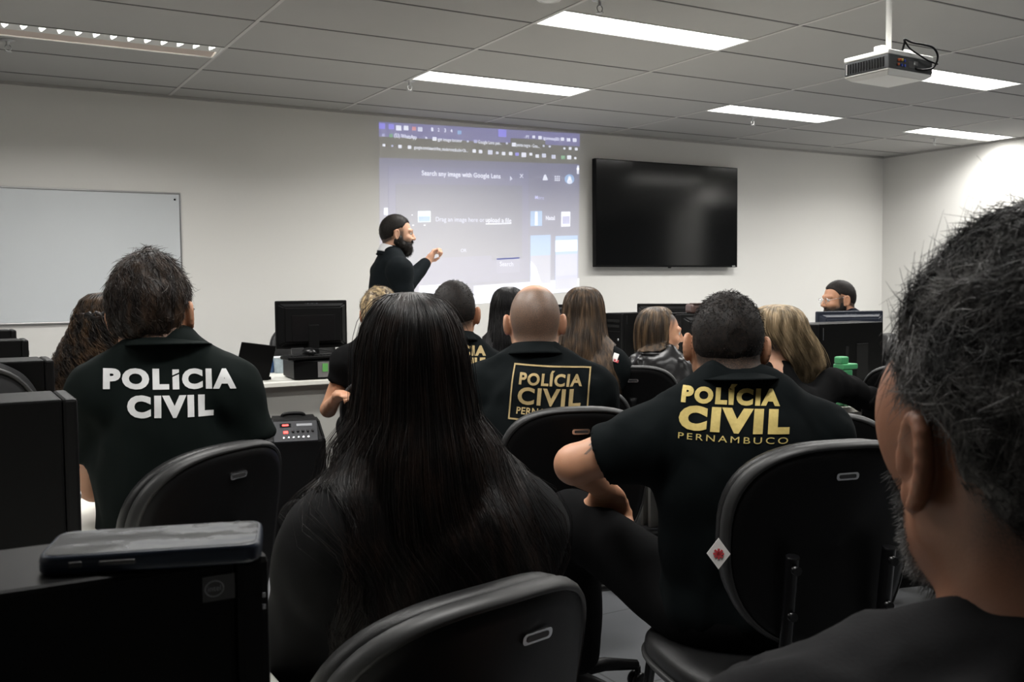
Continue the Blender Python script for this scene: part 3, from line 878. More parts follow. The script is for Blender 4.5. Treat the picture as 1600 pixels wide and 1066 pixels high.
for k, (a, b, lb) in enumerate(((2.72, 4.0, 'white topped desk on the right, reached by the blonde woman'), (4.002, 5.2, 'white topped desk on the right, between the leather jacket woman and bearded man'), (5.202, 6.4, 'white topped desk of the right row, nearest the front wall'))):
    desk(RDX0, RDX1, a, b, lb, 'right row of desks')

# ------------------------------------------------------------------ computers
def tower(x, y, label, front=1, dx=.36, dy=.165, dz=.32, z=.75, sticker=False, rz=0, led=False):
    t = thing('computer_tower', label, 'computer', (x, y, z), rz, 'black computer towers')
    box('case', (-front * .012, 0, dz / 2 + .004), (dx - .026, dy, dz - .008), MT['black_case'], t, .004)
    box('front_panel', (front * (dx / 2 - .013), 0, dz / 2 + .004), (.024, dy, dz - .008), MT['black_plastic'], t, .006)
    f = MB()
    for sx in (-1, 1):
        for sy in (-1, 1): f.lathe([(.012, 0), (.012, .006)], (sx * (dx / 2 - .05), sy * .06, 0), 10)
    f.build('foot', MT['black_plastic'], t)
    s = MB()
    for k in range(3): s.box((front * (dx / 2 + .0002), 0, dz - .05 - k * .035), (.002, dy * .75, .018 if k < 2 else .004), .0008)
    s.build('drive_bay', MT['dark_slot'], t)
    MB().lathe([(.008, 0), (.008, .002), (.005, .003)], (front * dx / 2, -dy * .3, dz - .17), 12, Matrix.Rotation(front * PI / 2, 3, 'Y')).build('power_button', MT['grey_metal'], t)
    s = MB()
    s.box((-front * .08, -dy / 2 - .0003, dz * .45), (.075, .0012, dz * .5), .0005)
    s.box((front * .02, -dy / 2 - .0003, dz * .40), (.02, .0012, dz * .55), .0005)
    s.build('side_recess', MT['dark_slot'], t)
    MB().box((-front * .08, -dy / 2 - .0012, dz * .7), (.075, .002, .002)).build('side_edge', MT['sticker_grey'], t)
    if sticker:
        s = box('sticker', (front * (dx / 2 - .036), -dy / 2 - .0005, dz - .018), (.021, .0012, .017), MT['sticker_grey'], t)
        flat_text('sticker_print', 'intel', .0085, .0036, (front * (dx / 2 - .039), -dy / 2 - .0012, dz - .0195), (1, 0, 0), (0, 0, 1), MT['logo_grey'], s, 0, .0004)
        MB().tube([(front * (dx / 2 - .039) + .0060 * math.cos(q * PI / 10), -dy / 2 - .0013, dz - .018 + .0052 * math.sin(q * PI / 10)) for q in range(21)], .0004, 4).build('sticker_ring', MT['logo_grey'], s)
        s = MB()
        for q in range(2): s.box((front * (dx / 2 - .006), -dy / 2 - .001, dz - .028 - q * .008), (.002, .0012, .003))
        s.build('indicator', MT['logo_grey'], t)
    if led: box('lit_edge', (front * (dx / 2 - .045), -dy / 2 - .0006, dz - .045), (.004, .0014, .055), MT['chrome'], t)
    return t
q = atz(424, 864, 1.07)
tower(q[0] - .18, q[1] + .056, 'near black computer tower carrying the phone, at bottom left', 1, .36, .112, .32, sticker=True)
NEAR_TOP = (q[0], q[1])
q = atz(122, 622, 1.07); tower(q[0] - .18, q[1] + .08, 'tall black computer tower at the left edge, beside the elbow on the desk', 1)
q = atz(85, 562, 1.07); tower(q[0] - .18, q[1] + .08, 'black computer tower at the left edge, third from the camera', 1)
q = atz(45, 531, 1.07); tower(q[0] - .18, q[1] + .08, 'black computer tower at the left edge, fourth from the camera', 1)
q = atz(26, 516, 1.07); tower(q[0] - .18, min(q[1] + .08, 5.6), 'small looking farthest black computer tower at the left edge', 1)
q = atz(1275, 507, 1.07); tower(q[0] + .22, q[1] + .085, 'black computer tower on the right desk, behind the green plastic piece', -1, .44, .17, led=True)
GREEN = q
q = atz(1236, 492, 1.07); tower(4.05, 4.55, 'black computer tower under the brown leather case', -1, .40, .17)
tower(3.62, 5.35, 'black computer tower right of the straight haired woman, with a lit edge', -1, .36, .17, led=True)
tower(3.95, 5.15, 'black computer tower just left of the leather jacket woman', -1, .36, .17, led=True)
tower(4.15, 4.95, 'black computer tower behind the face of the leather jacket woman', -1, .36, .17)

def monitor(loc, rz, label, w=.5, h=.30, top=.43, logo=True, group='black monitors', stand=True, light=False):
    """screen faces local +y, back faces local -y"""
    t = thing('computer_monitor', label, 'monitor', loc, rz, group)
    zc = top - h / 2
    m = MT['black_plastic'] if not light else mat('blue_black_plastic', (.014, .017, .026), .45, spec=.2)
    b = MB(); b.box((0, 0, zc), (w, .022, h), .006)
    bb = bmesh.new(); bmesh.ops.create_cube(bb, size=1)
    for v in bb.verts:
        k = .80 if v.co.y < 0 else .97
        v.co = Vector((v.co.x * w * k, v.co.y * .035 - .026, v.co.z * h * (k - .06) ))
    bmesh.ops.bevel(bb, geom=bb.edges[:], offset=.008, segments=2, affect='EDGES'); bb.transform(Matrix.Translation((0, 0, zc)))
    b.add(bb); b.build('housing', m, t)
    box('panel_recess', (0, -.0445, zc - .02), (w * .6, .004, h * .55), MT['black_gloss'], t, .0015)
    box('screen', (0, .0115, zc), (w - .03, .002, h - .03), MT['tv_screen'], t)
    if logo: flat_text('logo', 'LENOVO', .075, .013, (0, -.0115, top - .028), (1, 0, 0), (0, 0, 1), MT['logo_grey'], t, .01, .001)
    box('neck', (0, -.035, zc / 2), (.06, .03, zc), m, t, .004)
    box('base', (0, -.02, .007), (.24, .18, .014), m, t, .005)
    s = MB(); s.box((-w * .22, -.03, top - h - .012), (.07, .02, .035), .002); s.build('port_cover', MT['sticker_grey'], t)
    return t
# front desk computer
m0 = at(499, 500, 5.45)
dk = fd[1]
PCX = m0[0]
t = thing('desktop_computer', 'flat black desktop computer under the monitor, its ports facing the room', 'computer', (PCX + .02, dk + .18, .75), math.radians(-6))
box('case', (0, .0, .055), (.36, .30, .10), MT['black_case'], t, .006)
box('rear_plate', (.06, -.151, .055), (.22, .003, .085), MT['grey_metal'], t)
for x, z, w, h, mm in ((-.01, .065, .03, .045, 'green_port'), (.09, .05, .05, .018, 'blue_port'), (.15, .05, .03, .018, 'orange_port'), (.03, .07, .03, .05, 'sticker_grey'), (.08, .082, .05, .016, 'dark_slot'), (.13, .08, .03, .02, 'dark_slot')):
    box('port', (x, -.1535, z), (w, .004, h), MT[mm], t)
for k in range(2): MB().tube(spl([(.03 + k * .02, -.155, .04), (.035 + k * .02, -.175, .03), (.05 + k * .02, -.182, -.02), (.055 + k * .02, -.186, -.08)]), .004).build('cable', MT['black_plastic'], t)
mz = .86
monitor((PCX, dk + .26, mz), math.radians(-4), 'black monitor seen from behind on the front desk computer', .41, .27, at(499, 470, 5.45)[2] - mz)
box_k = thing('computer_keyboard', 'black keyboard lying on the front desk computer, before the monitor', 'keyboard', (PCX - .05, dk + .09, .861), math.radians(4))
box('board', (0, 0, .011), (.34, .12, .018), MT['black_plastic'], box_k, .005)
s = MB()
for i in range(14):
    for j in range(4): s.box((-.145 + i * .0222, -.04 + j * .026, .022), (.018, .021, .006), .001)
s.build('key', MT['black_gloss'], box_k)
t = thing('computer_mouse', 'black mouse lying on the keyboard on the front desk', 'mouse', (PCX - .08, dk + .075, .887), .3)
V, Q = Fld().add(Ell((0, 0, .012), (.032, .05, .022))).keep(lambda X, Y, Z: .002 - Z + 0 * X + 0 * Y).mesh(.004)
link('body', np_mesh('body', V, Q), MT['black_gloss'], t)
MB().tube(spl([(0, .045, .015), (.03, .06, .03), (.10, .03, .02), (.16, .02, .01)]), .003).build('cable', MT['black_plastic'], t)
lp = at(404, 556, 5.3)
t = thing('laptop', 'open black laptop seen from behind at the left end of the front desk', 'laptop', (lp[0], dk + .14, .751), math.radians(8))
box('base', (-.03, .12, .009), (.22, .2, .016), MT['black_case'], t, .003)
R = Matrix.Rotation(math.radians(14), 3, 'X') @ Matrix.Rotation(math.radians(7), 3, 'Y')
box('lid', (-.02, .0, .105), (.20, .01, .2), MT['black_case'], t, .004, R=Matrix.Rotation(math.radians(12), 3, 'X') @ Matrix.Rotation(math.radians(9), 3, 'Y'))
cp = atz(437, 583, .75)
t = thing('paper_cup', 'blue and white printed cup on the front desk beside the laptop', 'cup', (cp[0], cp[1], .751))
MB().lathe([(.0, 0), (.030, 0), (.036, .085), (.039, .09), (.035, .09), (.029, .004)]).build('cup_body', MT['cup_plastic'], t)
MB().lathe([(.0385, .088), (.04, .096), (.03, .098), (.0, .098)]).build('lid', mat('clear_lid', (.75, .78, .8), .2), t)
t = thing('plastic_cup', 'dark blue cup half hidden behind the printed cup', 'cup', (cp[0] - .035, cp[1] + .06, .751))
MB().lathe([(.0, 0), (.028, 0), (.034, .085), (.031, .085), (.026, .004)]).build('cup_body', mat('cup_blue', (.03, .08, .2), .35), t)
MB().tube([(-.034 + .001, 0, .07), (-.055, 0, .06), (-.055, 0, .03), (-.031, 0, .02)], .004).build('handle', mat('cup_handle', (.03, .08, .2), .35), t)

# right row monitors
mq = at(1327, 500, 5.3)
monitor((mq[0], mq[1], .75), math.radians(-17), 'blue black monitor in front of the bearded man with glasses', .40, .27, at(1327, 486, 5.3)[2] - .75, True, light=True)
monitor((3.75, 5.75, .75), math.radians(-50), 'black monitor farthest along the right desks, beside the straight haired woman', .48, .3, .37, False)
monitor((4.36, 5.3, .75), math.radians(-60), 'black monitor right of the leather jacket woman, before the front wall', .48, .3, .37, False)
monitor((3.9, 4.25, .75), math.radians(-40), 'black monitor left of the brown leather case, half behind the blonde woman', .5, .3, .33, False)
mq = at(1440, 600, 4.15)
mp = monitor((mq[0] + .12, mq[1], .75), math.radians(128), 'lit monitor at the right, its screen edge beside the near man', .36, .21, .245, False)
sc = [c for c in mp.children if c.name.startswith('screen')][0]
sc.data.materials.clear(); sc.data.materials.append(mat('lit_screen', (.05, .06, .1), .3, emit=((.22, .30, .75), .35)))
# brown leather case on top of a tower
t = thing('leather_case', 'brown leather case lying on a black tower by the bearded man', 'case', (4.05, 4.55, 1.071), math.radians(-20))
b = MB(); b.box((0, 0, .032), (.27, .12, .06), .018, seg=4); b.build('body', MT['brown_leather'], t)
b = MB(); b.box((0, -.03, .064), (.25, .07, .006), .002); b.build('flap', MT['brown_leather'], t)
# green plastic piece on the right desk
gx = at(1318, 570, 4.0)
t = thing('plastic_holder', 'green plastic holder standing before the black tower on the right', 'holder', (gx[0], gx[1], .751))
hz = gx[2] - .75
b = MB(); b.box((-.0, 0, (hz - .02) / 2), (.055, .05, hz - .02), .006); b.build('body', MT['green_plastic'], t)
b = MB(); b.box((.012, 0, hz - .008), (.085, .055, .022), .004); b.box((-.012, 0, hz + .018), (.045, .04, .03), .006); b.build('cap', MT['green_plastic'], t)
kb = thing('computer_keyboard', 'black keyboard at the near end of the right desk', 'keyboard', (3.27, 2.95, .751), math.radians(95))
box('board', (0, 0, .011), (.42, .14, .02), MT['black_plastic'], kb, .005)
s = MB()
for i in range(16):
    for j in range(5): s.box((-.185 + i * .0246, -.05 + j * .025, .024), (.02, .02, .007), .001)
s.build('key', MT['black_gloss'], kb)

# phone on the nearest tower
f0, f1, g0, g1 = [atz(*p, 1.083) for p in ((66, 872), (402, 850), (72, 836), (375, 817))]
cx = (f0 + f1 + g0 + g1) / 4; ang = math.atan2((f1 - f0)[1], (f1 - f0)[0])
t = thing('smartphone', 'dark smartphone lying face up on the near computer tower', 'phone', (cx[0] + .006, cx[1] + .002, 1.0702), ang)
LP, WP = .137, .070
def rrect(L, Wd, r, n=8):
    out = []
    for sx, sy, a0 in ((1, 1, 0), (-1, 1, 90), (-1, -1, 180), (1, -1, 270)):
        for k in range(n + 1):
            a = math.radians(a0 + 90 * k / n); out.append((sx * (L / 2 - r) + r * math.cos(a), sy * (Wd / 2 - r) + r * math.sin(a)))
    return out
def slab(L, Wd, r, prof):
    b = MB(); rings = [[b.bm.verts.new((x, y, z)) for x, y in rrect(L - 2 * i, Wd - 2 * i, r - i)] for i, z in prof]
    n = len(rings[0])
    for i in range(len(rings) - 1):
        for k in range(n):
            f = b.bm.faces.new((rings[i][k], rings[i][(k + 1) % n], rings[i + 1][(k + 1) % n], rings[i + 1][k])); f.smooth = True
    b.bm.faces.new(rings[0][::-1]); b.bm.faces.new(rings[-1]); return b
slab(LP, WP, .013, [(.002, 0), (0, .002), (0, .009), (.0008, .0118), (.0022, .0128), (.0032, .0125)]).build('case', MT['phone_case'], t)
slab(LP - .006, WP - .006, .0105, [(.0, .0115), (.0, .0128), (.0006, .0131)]).build('screen', MT['phone_glass'], t)
b = MB(); b.box((-.02, -WP / 2 - .0005, .007), (.022, .002, .003), .0008); b.box((-.045, -WP / 2 - .0005, .007), (.008, .002, .004), .0008); b.build('side_button', MT['sticker_grey'], t)

# backpack on the left desk
bp = at(10, 600, 2.52)
t = thing('backpack', 'black backpack with a rounded top on the left desk, behind the tall tower', 'bag', (bp[0] - .06, bp[1], .751), math.radians(8))
f_ = Fld().add(Ell((0, 0, .14), (.15, .085, .15)), .03).add(Ell((0, .0, .20), (.13, .075, .125)), .06).add(Ell((0, -.075, .11), (.10, .035, .09)), .03).keep(lambda X, Y, Z: .001 - Z + 0 * X + 0 * Y, .02)
V, Q = f_.mesh(.009); V = folds(V, Q, .003, 45, 3)
link('body', np_mesh('body', V, Q), mat('bag_fabric', (.012, .012, .0125), .85, spec=.15, bump=(500, .4, .0008)), t)
MB().tube([(.128 * math.cos(a), -.058, .155 + .150 * math.sin(a)) for a in np.linspace(-.5, PI + .5, 24)], .006, 8).build('zip_piping', MT['chair_rim'], t)
MB().tube(spl([(-.03, 0, .315), (-.02, 0, .345), (.02, 0, .345), (.03, 0, .315)]), .007, 8).build('handle', MT['black_vinyl'], t)

# portable loudspeaker on the floor before the front desk
sp = at(465, 668, 4.55)
t = thing('portable_loudspeaker', 'black portable loudspeaker with a red lit control panel on the floor', 'loudspeaker', (sp[0], sp[1] + .05, 0), math.radians(-14))
H = sp[2] + .03
b = MB(); b.box((0, 0, H / 2 - .03), (.27, .24, H - .08), .02, seg=3)
bb = bmesh.new(); bmesh.ops.create_cube(bb, size=1)
for v in bb.verts:
    v.co = Vector((v.co.x * (.27 if v.co.z < 0 else .22), v.co.y * (.24 if v.co.z < 0 else .17) + (.03 if v.co.z > 0 else 0), v.co.z * .10))
bmesh.ops.bevel(bb, geom=bb.edges[:], offset=.014, segments=3, affect='EDGES'); bb.transform(Matrix.Translation((0, 0, H - .04))); b.add(bb)
b.build('cabinet', MT['black_plastic'], t)
Rp = Matrix.Rotation(math.radians(57), 3, 'X')
pn = box('control_panel', (0, -.094, H - .042), (.200, .105, .008), mat('panel_grey', (.018, .019, .023), .4, spec=.3), t, .003, R=Rp)
def onp(x, y, dz=.005): return Vector((0, -.094, H - .042)) + Rp @ Vector((x, y, dz))
box('display', onp(-.045, .03), (.05, .018, .003), MT['dark_slot'], pn, R=Rp); box('display_digits', onp(-.045, .03, .0075), (.028, .008, .001), MT['red_led'], pn, R=Rp)
box('power_light', onp(-.045, -.005), (.02, .012, .004), MT['red_led'], pn, .001, R=Rp)
for k in range(5): MB().lathe([(.006, 0), (.006, .006), (.004, .008)], onp(-.012 + k * .022, -.002), 10, Rp).build('knob', MT['black_gloss'], pn)
for k in range(6): MB().lathe([(.0045, 0), (.0045, .003)], onp(-.055 + k * .022, -.032), 10, Rp).build('input_socket', MT['chrome'], pn)
box('label_strip', onp(.04, .03), (.07, .012, .002), MT['logo_grey'], pn, R=Rp)
MB().lathe([(.085, 0), (.09, .008), (.075, .014), (.03, .006), (.0, .008)], (0, -.121, .2), 24, Matrix.Rotation(PI / 2, 3, 'X')).build('woofer', MT['dark_slot'], t)
MB().tube(spl([(-.05, .06, H - .0), (-.04, .06, H + .02), (.04, .06, H + .02), (.05, .06, H - .0)]), .009).build('handle', MT['black_plastic'], t)
# ------------------------------------------------------------------ chairs
def pad_mesh(name, w, h, prof, e=3.4, curve=.05, taper=0, n=56, flat=False):
    """rounded-square cushion; prof: (scale, depth) from the rear centre over the rim to the front centre"""
    V, Q = [], []
    th = np.linspace(0, 2 * PI, n, endpoint=False)
    c, s = np.cos(th), np.sin(th)
    ox = np.sign(c) * np.abs(c) ** (2 / e); oz = np.sign(s) * np.abs(s) ** (2 / e)
    for rho, y in prof:
        x = ox * w * rho; z = oz * h * rho
        x = x * (1 + taper * z / h)
        yy = y + curve * (x / w) ** 2 - (.02 * (z / h) ** 2 if curve else 0)
        V.append(np.stack([x, yy, z], 1) if not flat else np.stack([x, z, y + 0 * x], 1))
    V = np.concatenate(V); k = len(prof)
    for i in range(k - 1):
        for j in range(n): Q.append((i * n + j, i * n + (j + 1) % n, (i + 1) * n + (j + 1) % n, (i + 1) * n + j))
    me = np_mesh(name, V, np.array(Q))
    bm = bmesh.new(); bm.from_mesh(me); bmesh.ops.recalc_face_normals(bm, faces=bm.faces[:]); bm.to_mesh(me); bm.free()
    for p in me.polygons: p.use_smooth = True
    return me
BZ, BH, BW = .75, .205, .208
def make_chair(label, kind, loc, rz, group='black classroom chairs', tilt=8, wide=1, sticker=False, top=0.0, badge=0.0):
    t = thing('office_chair', label, 'chair', loc, rz, group)
    s = link('seat', pad_mesh('seat', .24, .235, [(.001, .425), (.9, .425), (.97, .43), (1, .445), (.99, .462), (.95, .474), (.8, .482), (.4, .478), (.001, .476)], 3.0, 0, flat=True), MT['black_vinyl'], t)
    link('seat_shell', pad_mesh('seat_shell', .245, .24, [(.001, .405), (.85, .407), (.96, .415), (1, .428), (1.004, .434), (.98, .436), (.001, .43)], 3.0, 0, flat=True), MT['chair_rim'], t)
    T = Matrix.Translation((0, -.235, BZ + top)) @ Matrix.Rotation(math.radians(tilt), 4, 'X')
    def bk(o): o.matrix_local = T; return o
    bk(link('back_shell', pad_mesh('back_shell', BW * wide, BH, [(.001, -.022), (.5, -.022), (.86, -.021), (.935, -.018), (.95, -.014), (.975, -.014), (.998, -.006), (1, .004), (.985, .008), (.001, .006)], 2.65, .045, .05), MT['black_plastic'], t))
    bk(link('back_rim', pad_mesh('back_rim', BW * wide, BH, [(.952, -.0135), (.962, -.018), (.985, -.0155), (1.004, -.006), (1.006, .006), (.99, .011), (.96, .011), (.95, -.013)], 2.65, .045, .05), MT['chair_rim'], t))
    bk(link('backrest', pad_mesh('backrest', BW * wide * .985, BH * .985, [(.001, .008), (.9, .008), (.99, .012), (1, .024), (.985, .038), (.94, .048), (.8, .055), (.4, .058), (.001, .058)], 2.65, .045, .05), MT['black_vinyl'], t))
    b = MB()
    pl = [(x, z) for x, z in rrect(.048, .0145, .006, 5)]
    b.prism(pl, lambda u, v, d: (u, d, v), 0, .003)
    bd = b.build('badge', MT['chrome'], t); bd.matrix_local = T @ Matrix.Translation((badge, -.0345, BH - .062))
    pl = [(x, z) for x, z in rrect(.036, .0075, .003, 4)]
    b = MB(); b.prism(pl, lambda u, v, d: (u, d, v), -.0008, .001); b.build('badge_inset', MT['sticker_grey'], bd)
    for sx in (-1, 1):
        if kind == 'legs':
            b = MB(); x = sx * .105
            b.tube(spl([(x, -.272, BZ - .005), (x, -.266, BZ - .05), (x, -.252, BZ - .16), (x, -.235, .50), (x, -.20, .43), (x, -.1, .41)], 5), .013, 8)
            b.tube([(x, -.290, BZ - .03), (x, -.262, BZ - .028)], .009, 8); b.tube([(x, -.278, BZ - .12), (x, -.25, BZ - .12)], .009, 8)
            b.build('back_support', MT['black_gloss'], t)
    if kind != 'legs':
        MB().tube(spl([(0, -.262, BZ + .02), (0, -.262, BZ - .12), (0, -.245, .50), (0, -.18, .41), (0, -.06, .40)], 5), .022, 8).build('back_support', MT['black_plastic'], t)
    if kind == 'legs':
        for sx in (-1, 1):
            for sy in (-1, 1):
                MB().tube([(sx * .17, sy * .15, .41), (sx * .19, sy * .17, .40), (sx * .225, sy * .215, .01)], .0125, 8).build('leg', MT['black_gloss'], t)
        b = MB()
        for sy in (-1, 1): b.tube([(-.17, sy * .15, .405), (.17, sy * .15, .405)], .011, 8)
        b.tube([(-.21, -.19, .14), (.21, -.19, .14)], .009, 8)
        b.build('frame', MT['black_gloss'], t)
    else:
        MB().tube([(0, 0, .40), (0, 0, .25)], .024, 12).tube([(0, 0, .27), (0, 0, .09)], .032, 12).build('gas_lift', MT['black_gloss'], t)
        box('tilt_mechanism', (0, -.02, .395), (.14, .2, .035), MT['black_plastic'], t, .006)
        for k in range(5):
            a = math.radians(72 * k + 20)
            MB().tube([(.03 * math.cos(a), .03 * math.sin(a), .105), (.15 * math.cos(a), .15 * math.sin(a), .10), (.27 * math.cos(a), .27 * math.sin(a), .075)], [.028, .022, .016], 8).build('base_arm', MT['black_plastic'], t)
            cs = MB(); px_, py_ = .275 * math.cos(a), .275 * math.sin(a)
            for s2 in (-1, 1): cs.lathe([(.0, -.009), (.024, -.009), (.027, -.004), (.027, .004), (.024, .009), (0, .009)], (px_ + s2 * .014 * -math.sin(a), py_ + s2 * .014 * math.cos(a), .027), 14, Matrix.Rotation(a, 3, 'Z') @ Matrix.Rotation(PI / 2, 3, 'X'))
            cs.tube([(px_, py_, .07), (px_, py_, .03)], .010, 8)
            cs.build('caster', MT['black_gloss'], t)
    if sticker:
        pass
    return t

# ------------------------------------------------------------------ people
class P: pass
def hand(f, W, fd, pn, side, curl=.5, s=1.0, k=.006):
    """palm, four bent fingers and a thumb; fd: pointing direction, pn: the way the palm faces"""
    W, fd, pn = [np.array(v, float) for v in (W, fd, pn)]
    fd /= np.linalg.norm(fd); pn -= fd * (pn @ fd); pn /= np.linalg.norm(pn)
    lat = np.cross(fd, pn) * side                      # towards the thumb
    R = np.stack([lat, fd, pn], 1)
    f.add(Ell(W + fd * .045 * s, (.040 * s, .052 * s, .016 * s), R), .02)
    f.add(Cap(W - fd * .01, W + fd * .03 * s, .026 * s, .024 * s), .02)
    for i, (o, L) in enumerate(((.028, .9), (.0095, 1.0), (-.009, .94), (-.026, .74))):
        p = W + fd * (.086 - abs(i - 1) * .004) * s + lat * o * s; a = curl * .5
        for seg, (l, r) in enumerate(((.042, .0092), (.027, .0082), (.021, .0074))):
            d = fd * math.cos(a) + pn * math.sin(a)
            q = p + d * l * L * s
            f.add(Cap(p, q, r * s, (r - .0008) * s), k if seg else .012); p = q; a += curl * (1.0 if seg == 0 else .75)
    p = W + fd * .022 * s + lat * .030 * s + pn * .006
    d1 = (fd * .62 + lat * .68 + pn * .35); d1 /= np.linalg.norm(d1); q = p + d1 * .042 * s
    d2 = (fd * .9 + lat * .1 + pn * .45); d2 /= np.linalg.norm(d2); q2 = q + d2 * .032 * s
    f.add(Cap(p, q, .013 * s, .0105 * s), .014); f.add(Cap(q, q2, .010 * s, .008 * s), k)
def head_prims(f, h, R, s, female=False, hires=False, ears=True):
    T = lambda p: h + s * (R @ np.array(p, float))
    def E(c, r, k, Rl=None): f.add(Ell(T(c), s * np.array(r), R if Rl is None else R @ Rl), k * s)
    j = .92 if female else 1.0
    E((0, -.016, .030), (.0765, .097, .087), .02)
    E((0, -.05, .0), (.066, .06, .07), .04)
    E((0, .028, -.028), (.062 * j, .064, .078), .03)
    E((0, .058, -.094), (.026 * j, .024, .021), .03)
    for sx in (-1, 1):
        f.add(Cap(T((sx * .054 * j, -.002, -.055)), T((sx * .024 * j, .058, -.096)), .017 * s, .015 * s), .03 * s)
        if hires: E((sx * .050, .046, .012), (.024, .032, .045), .02)                    # temple
        else: E((sx * .036, .068, -.028), (.024, .02, .02), .02)                         # cheek
        f.add(Cap(T((sx * .012, .088, .026)), T((sx * .044, .074, .024)), .0105 * s, .009 * s), .014 * s)   # brow
        E((sx * .012, .098, -.030), (.0085, .010, .008), .008)                           # nostril wing
    f.add(Cap(T((0, .086, .018)), T((0, .110, -.024)), .0085 * s, .0125 * s), .012 * s)
    for sx in (-1, 1):
        f.sub(Ell(T((sx * .032, .098, .004)), s * np.array((.017, .016, .010)), R), .010 * s)
        E((sx * .031, .0755, .004), (.0125, .0125, .0115), .003)
    E((0, .086, -.060), (.023, .012, .0065), .008); E((0, .085, -.071), (.020, .012, .0065), .006)
    # ears
    for sx in (-1, 1) if ears else ():
        base = np.array((sx * .0765, -.006, -.008))
        n = np.array((sx * .97, .20, 0.)) if hires else np.array((sx * .86, .46, 0.)); n /= np.linalg.norm(n)
        u = np.array((0, -.18, .98)); u -= n * (u @ n); u /= np.linalg.norm(u)
        a = np.cross(u, n) * sx                                              # towards the back of the ear
        a = a if a[1] < 0 else -a
        Rl = np.stack([n, a, u], 1)
        if np.linalg.det(Rl) < 0: Rl[:, 0] *= -1
        c = base + a * .012 + n * .004
        E(c, (.0065, .0165, .029), .006, Rl)
        E(base + a * .0 - u * .026 + n * .003, (.0062, .0085, .0115), .008, Rl)          # lobe
        E(base + np.array((-sx * .008, -.004, 0)), (.012, .012, .022), .012)             # root
        pts = [c + a * (.0165 * math.cos(q)) + u * (.0295 * math.sin(q)) + n * .0035 for q in np.radians(np.linspace(200, -75, 14))]
        for p0, p1 in zip(pts[:-1], pts[1:]): f.add(Cap(T(p0), T(p1), .0047 * s, .0047 * s), .004 * s)
        if hires:
            f.sub(Ell(T(c - a * .003 - u * .004 + n * .010), s * np.array((.0085, .0085, .0135)), R @ Rl), .004 * s)
            f.sub(Ell(T(c + a * .001 + u * .013 + n * .0085), s * np.array((.005, .0075, .009)), R @ Rl), .004 * s)
            E(c - a * .0135 - u * .006 + n * .003, (.005, .005, .008), .005, Rl)
    return T
def hair_region(x, y, z, f0=.018, l0=-.008, slope=.62, temple=1.0, fs=.60, earx=.050):
    """< 0 where hair grows, in the head's own coordinates"""
    a = y - fs * z - f0 - temple * .012 * (1 - np.clip(np.abs(x) / .05, 0, 1))
    side = np.clip((np.abs(x) - .05) / .02, 0, 1)
    b = (l0 + slope * y) - z + side * .004
    ear = np.minimum(np.minimum(.028 - z + .5 * (y + .005), y + .034), np.minimum(np.abs(x) - earx, .016 - y))
    return np.maximum(np.maximum(a, b * .85), ear)
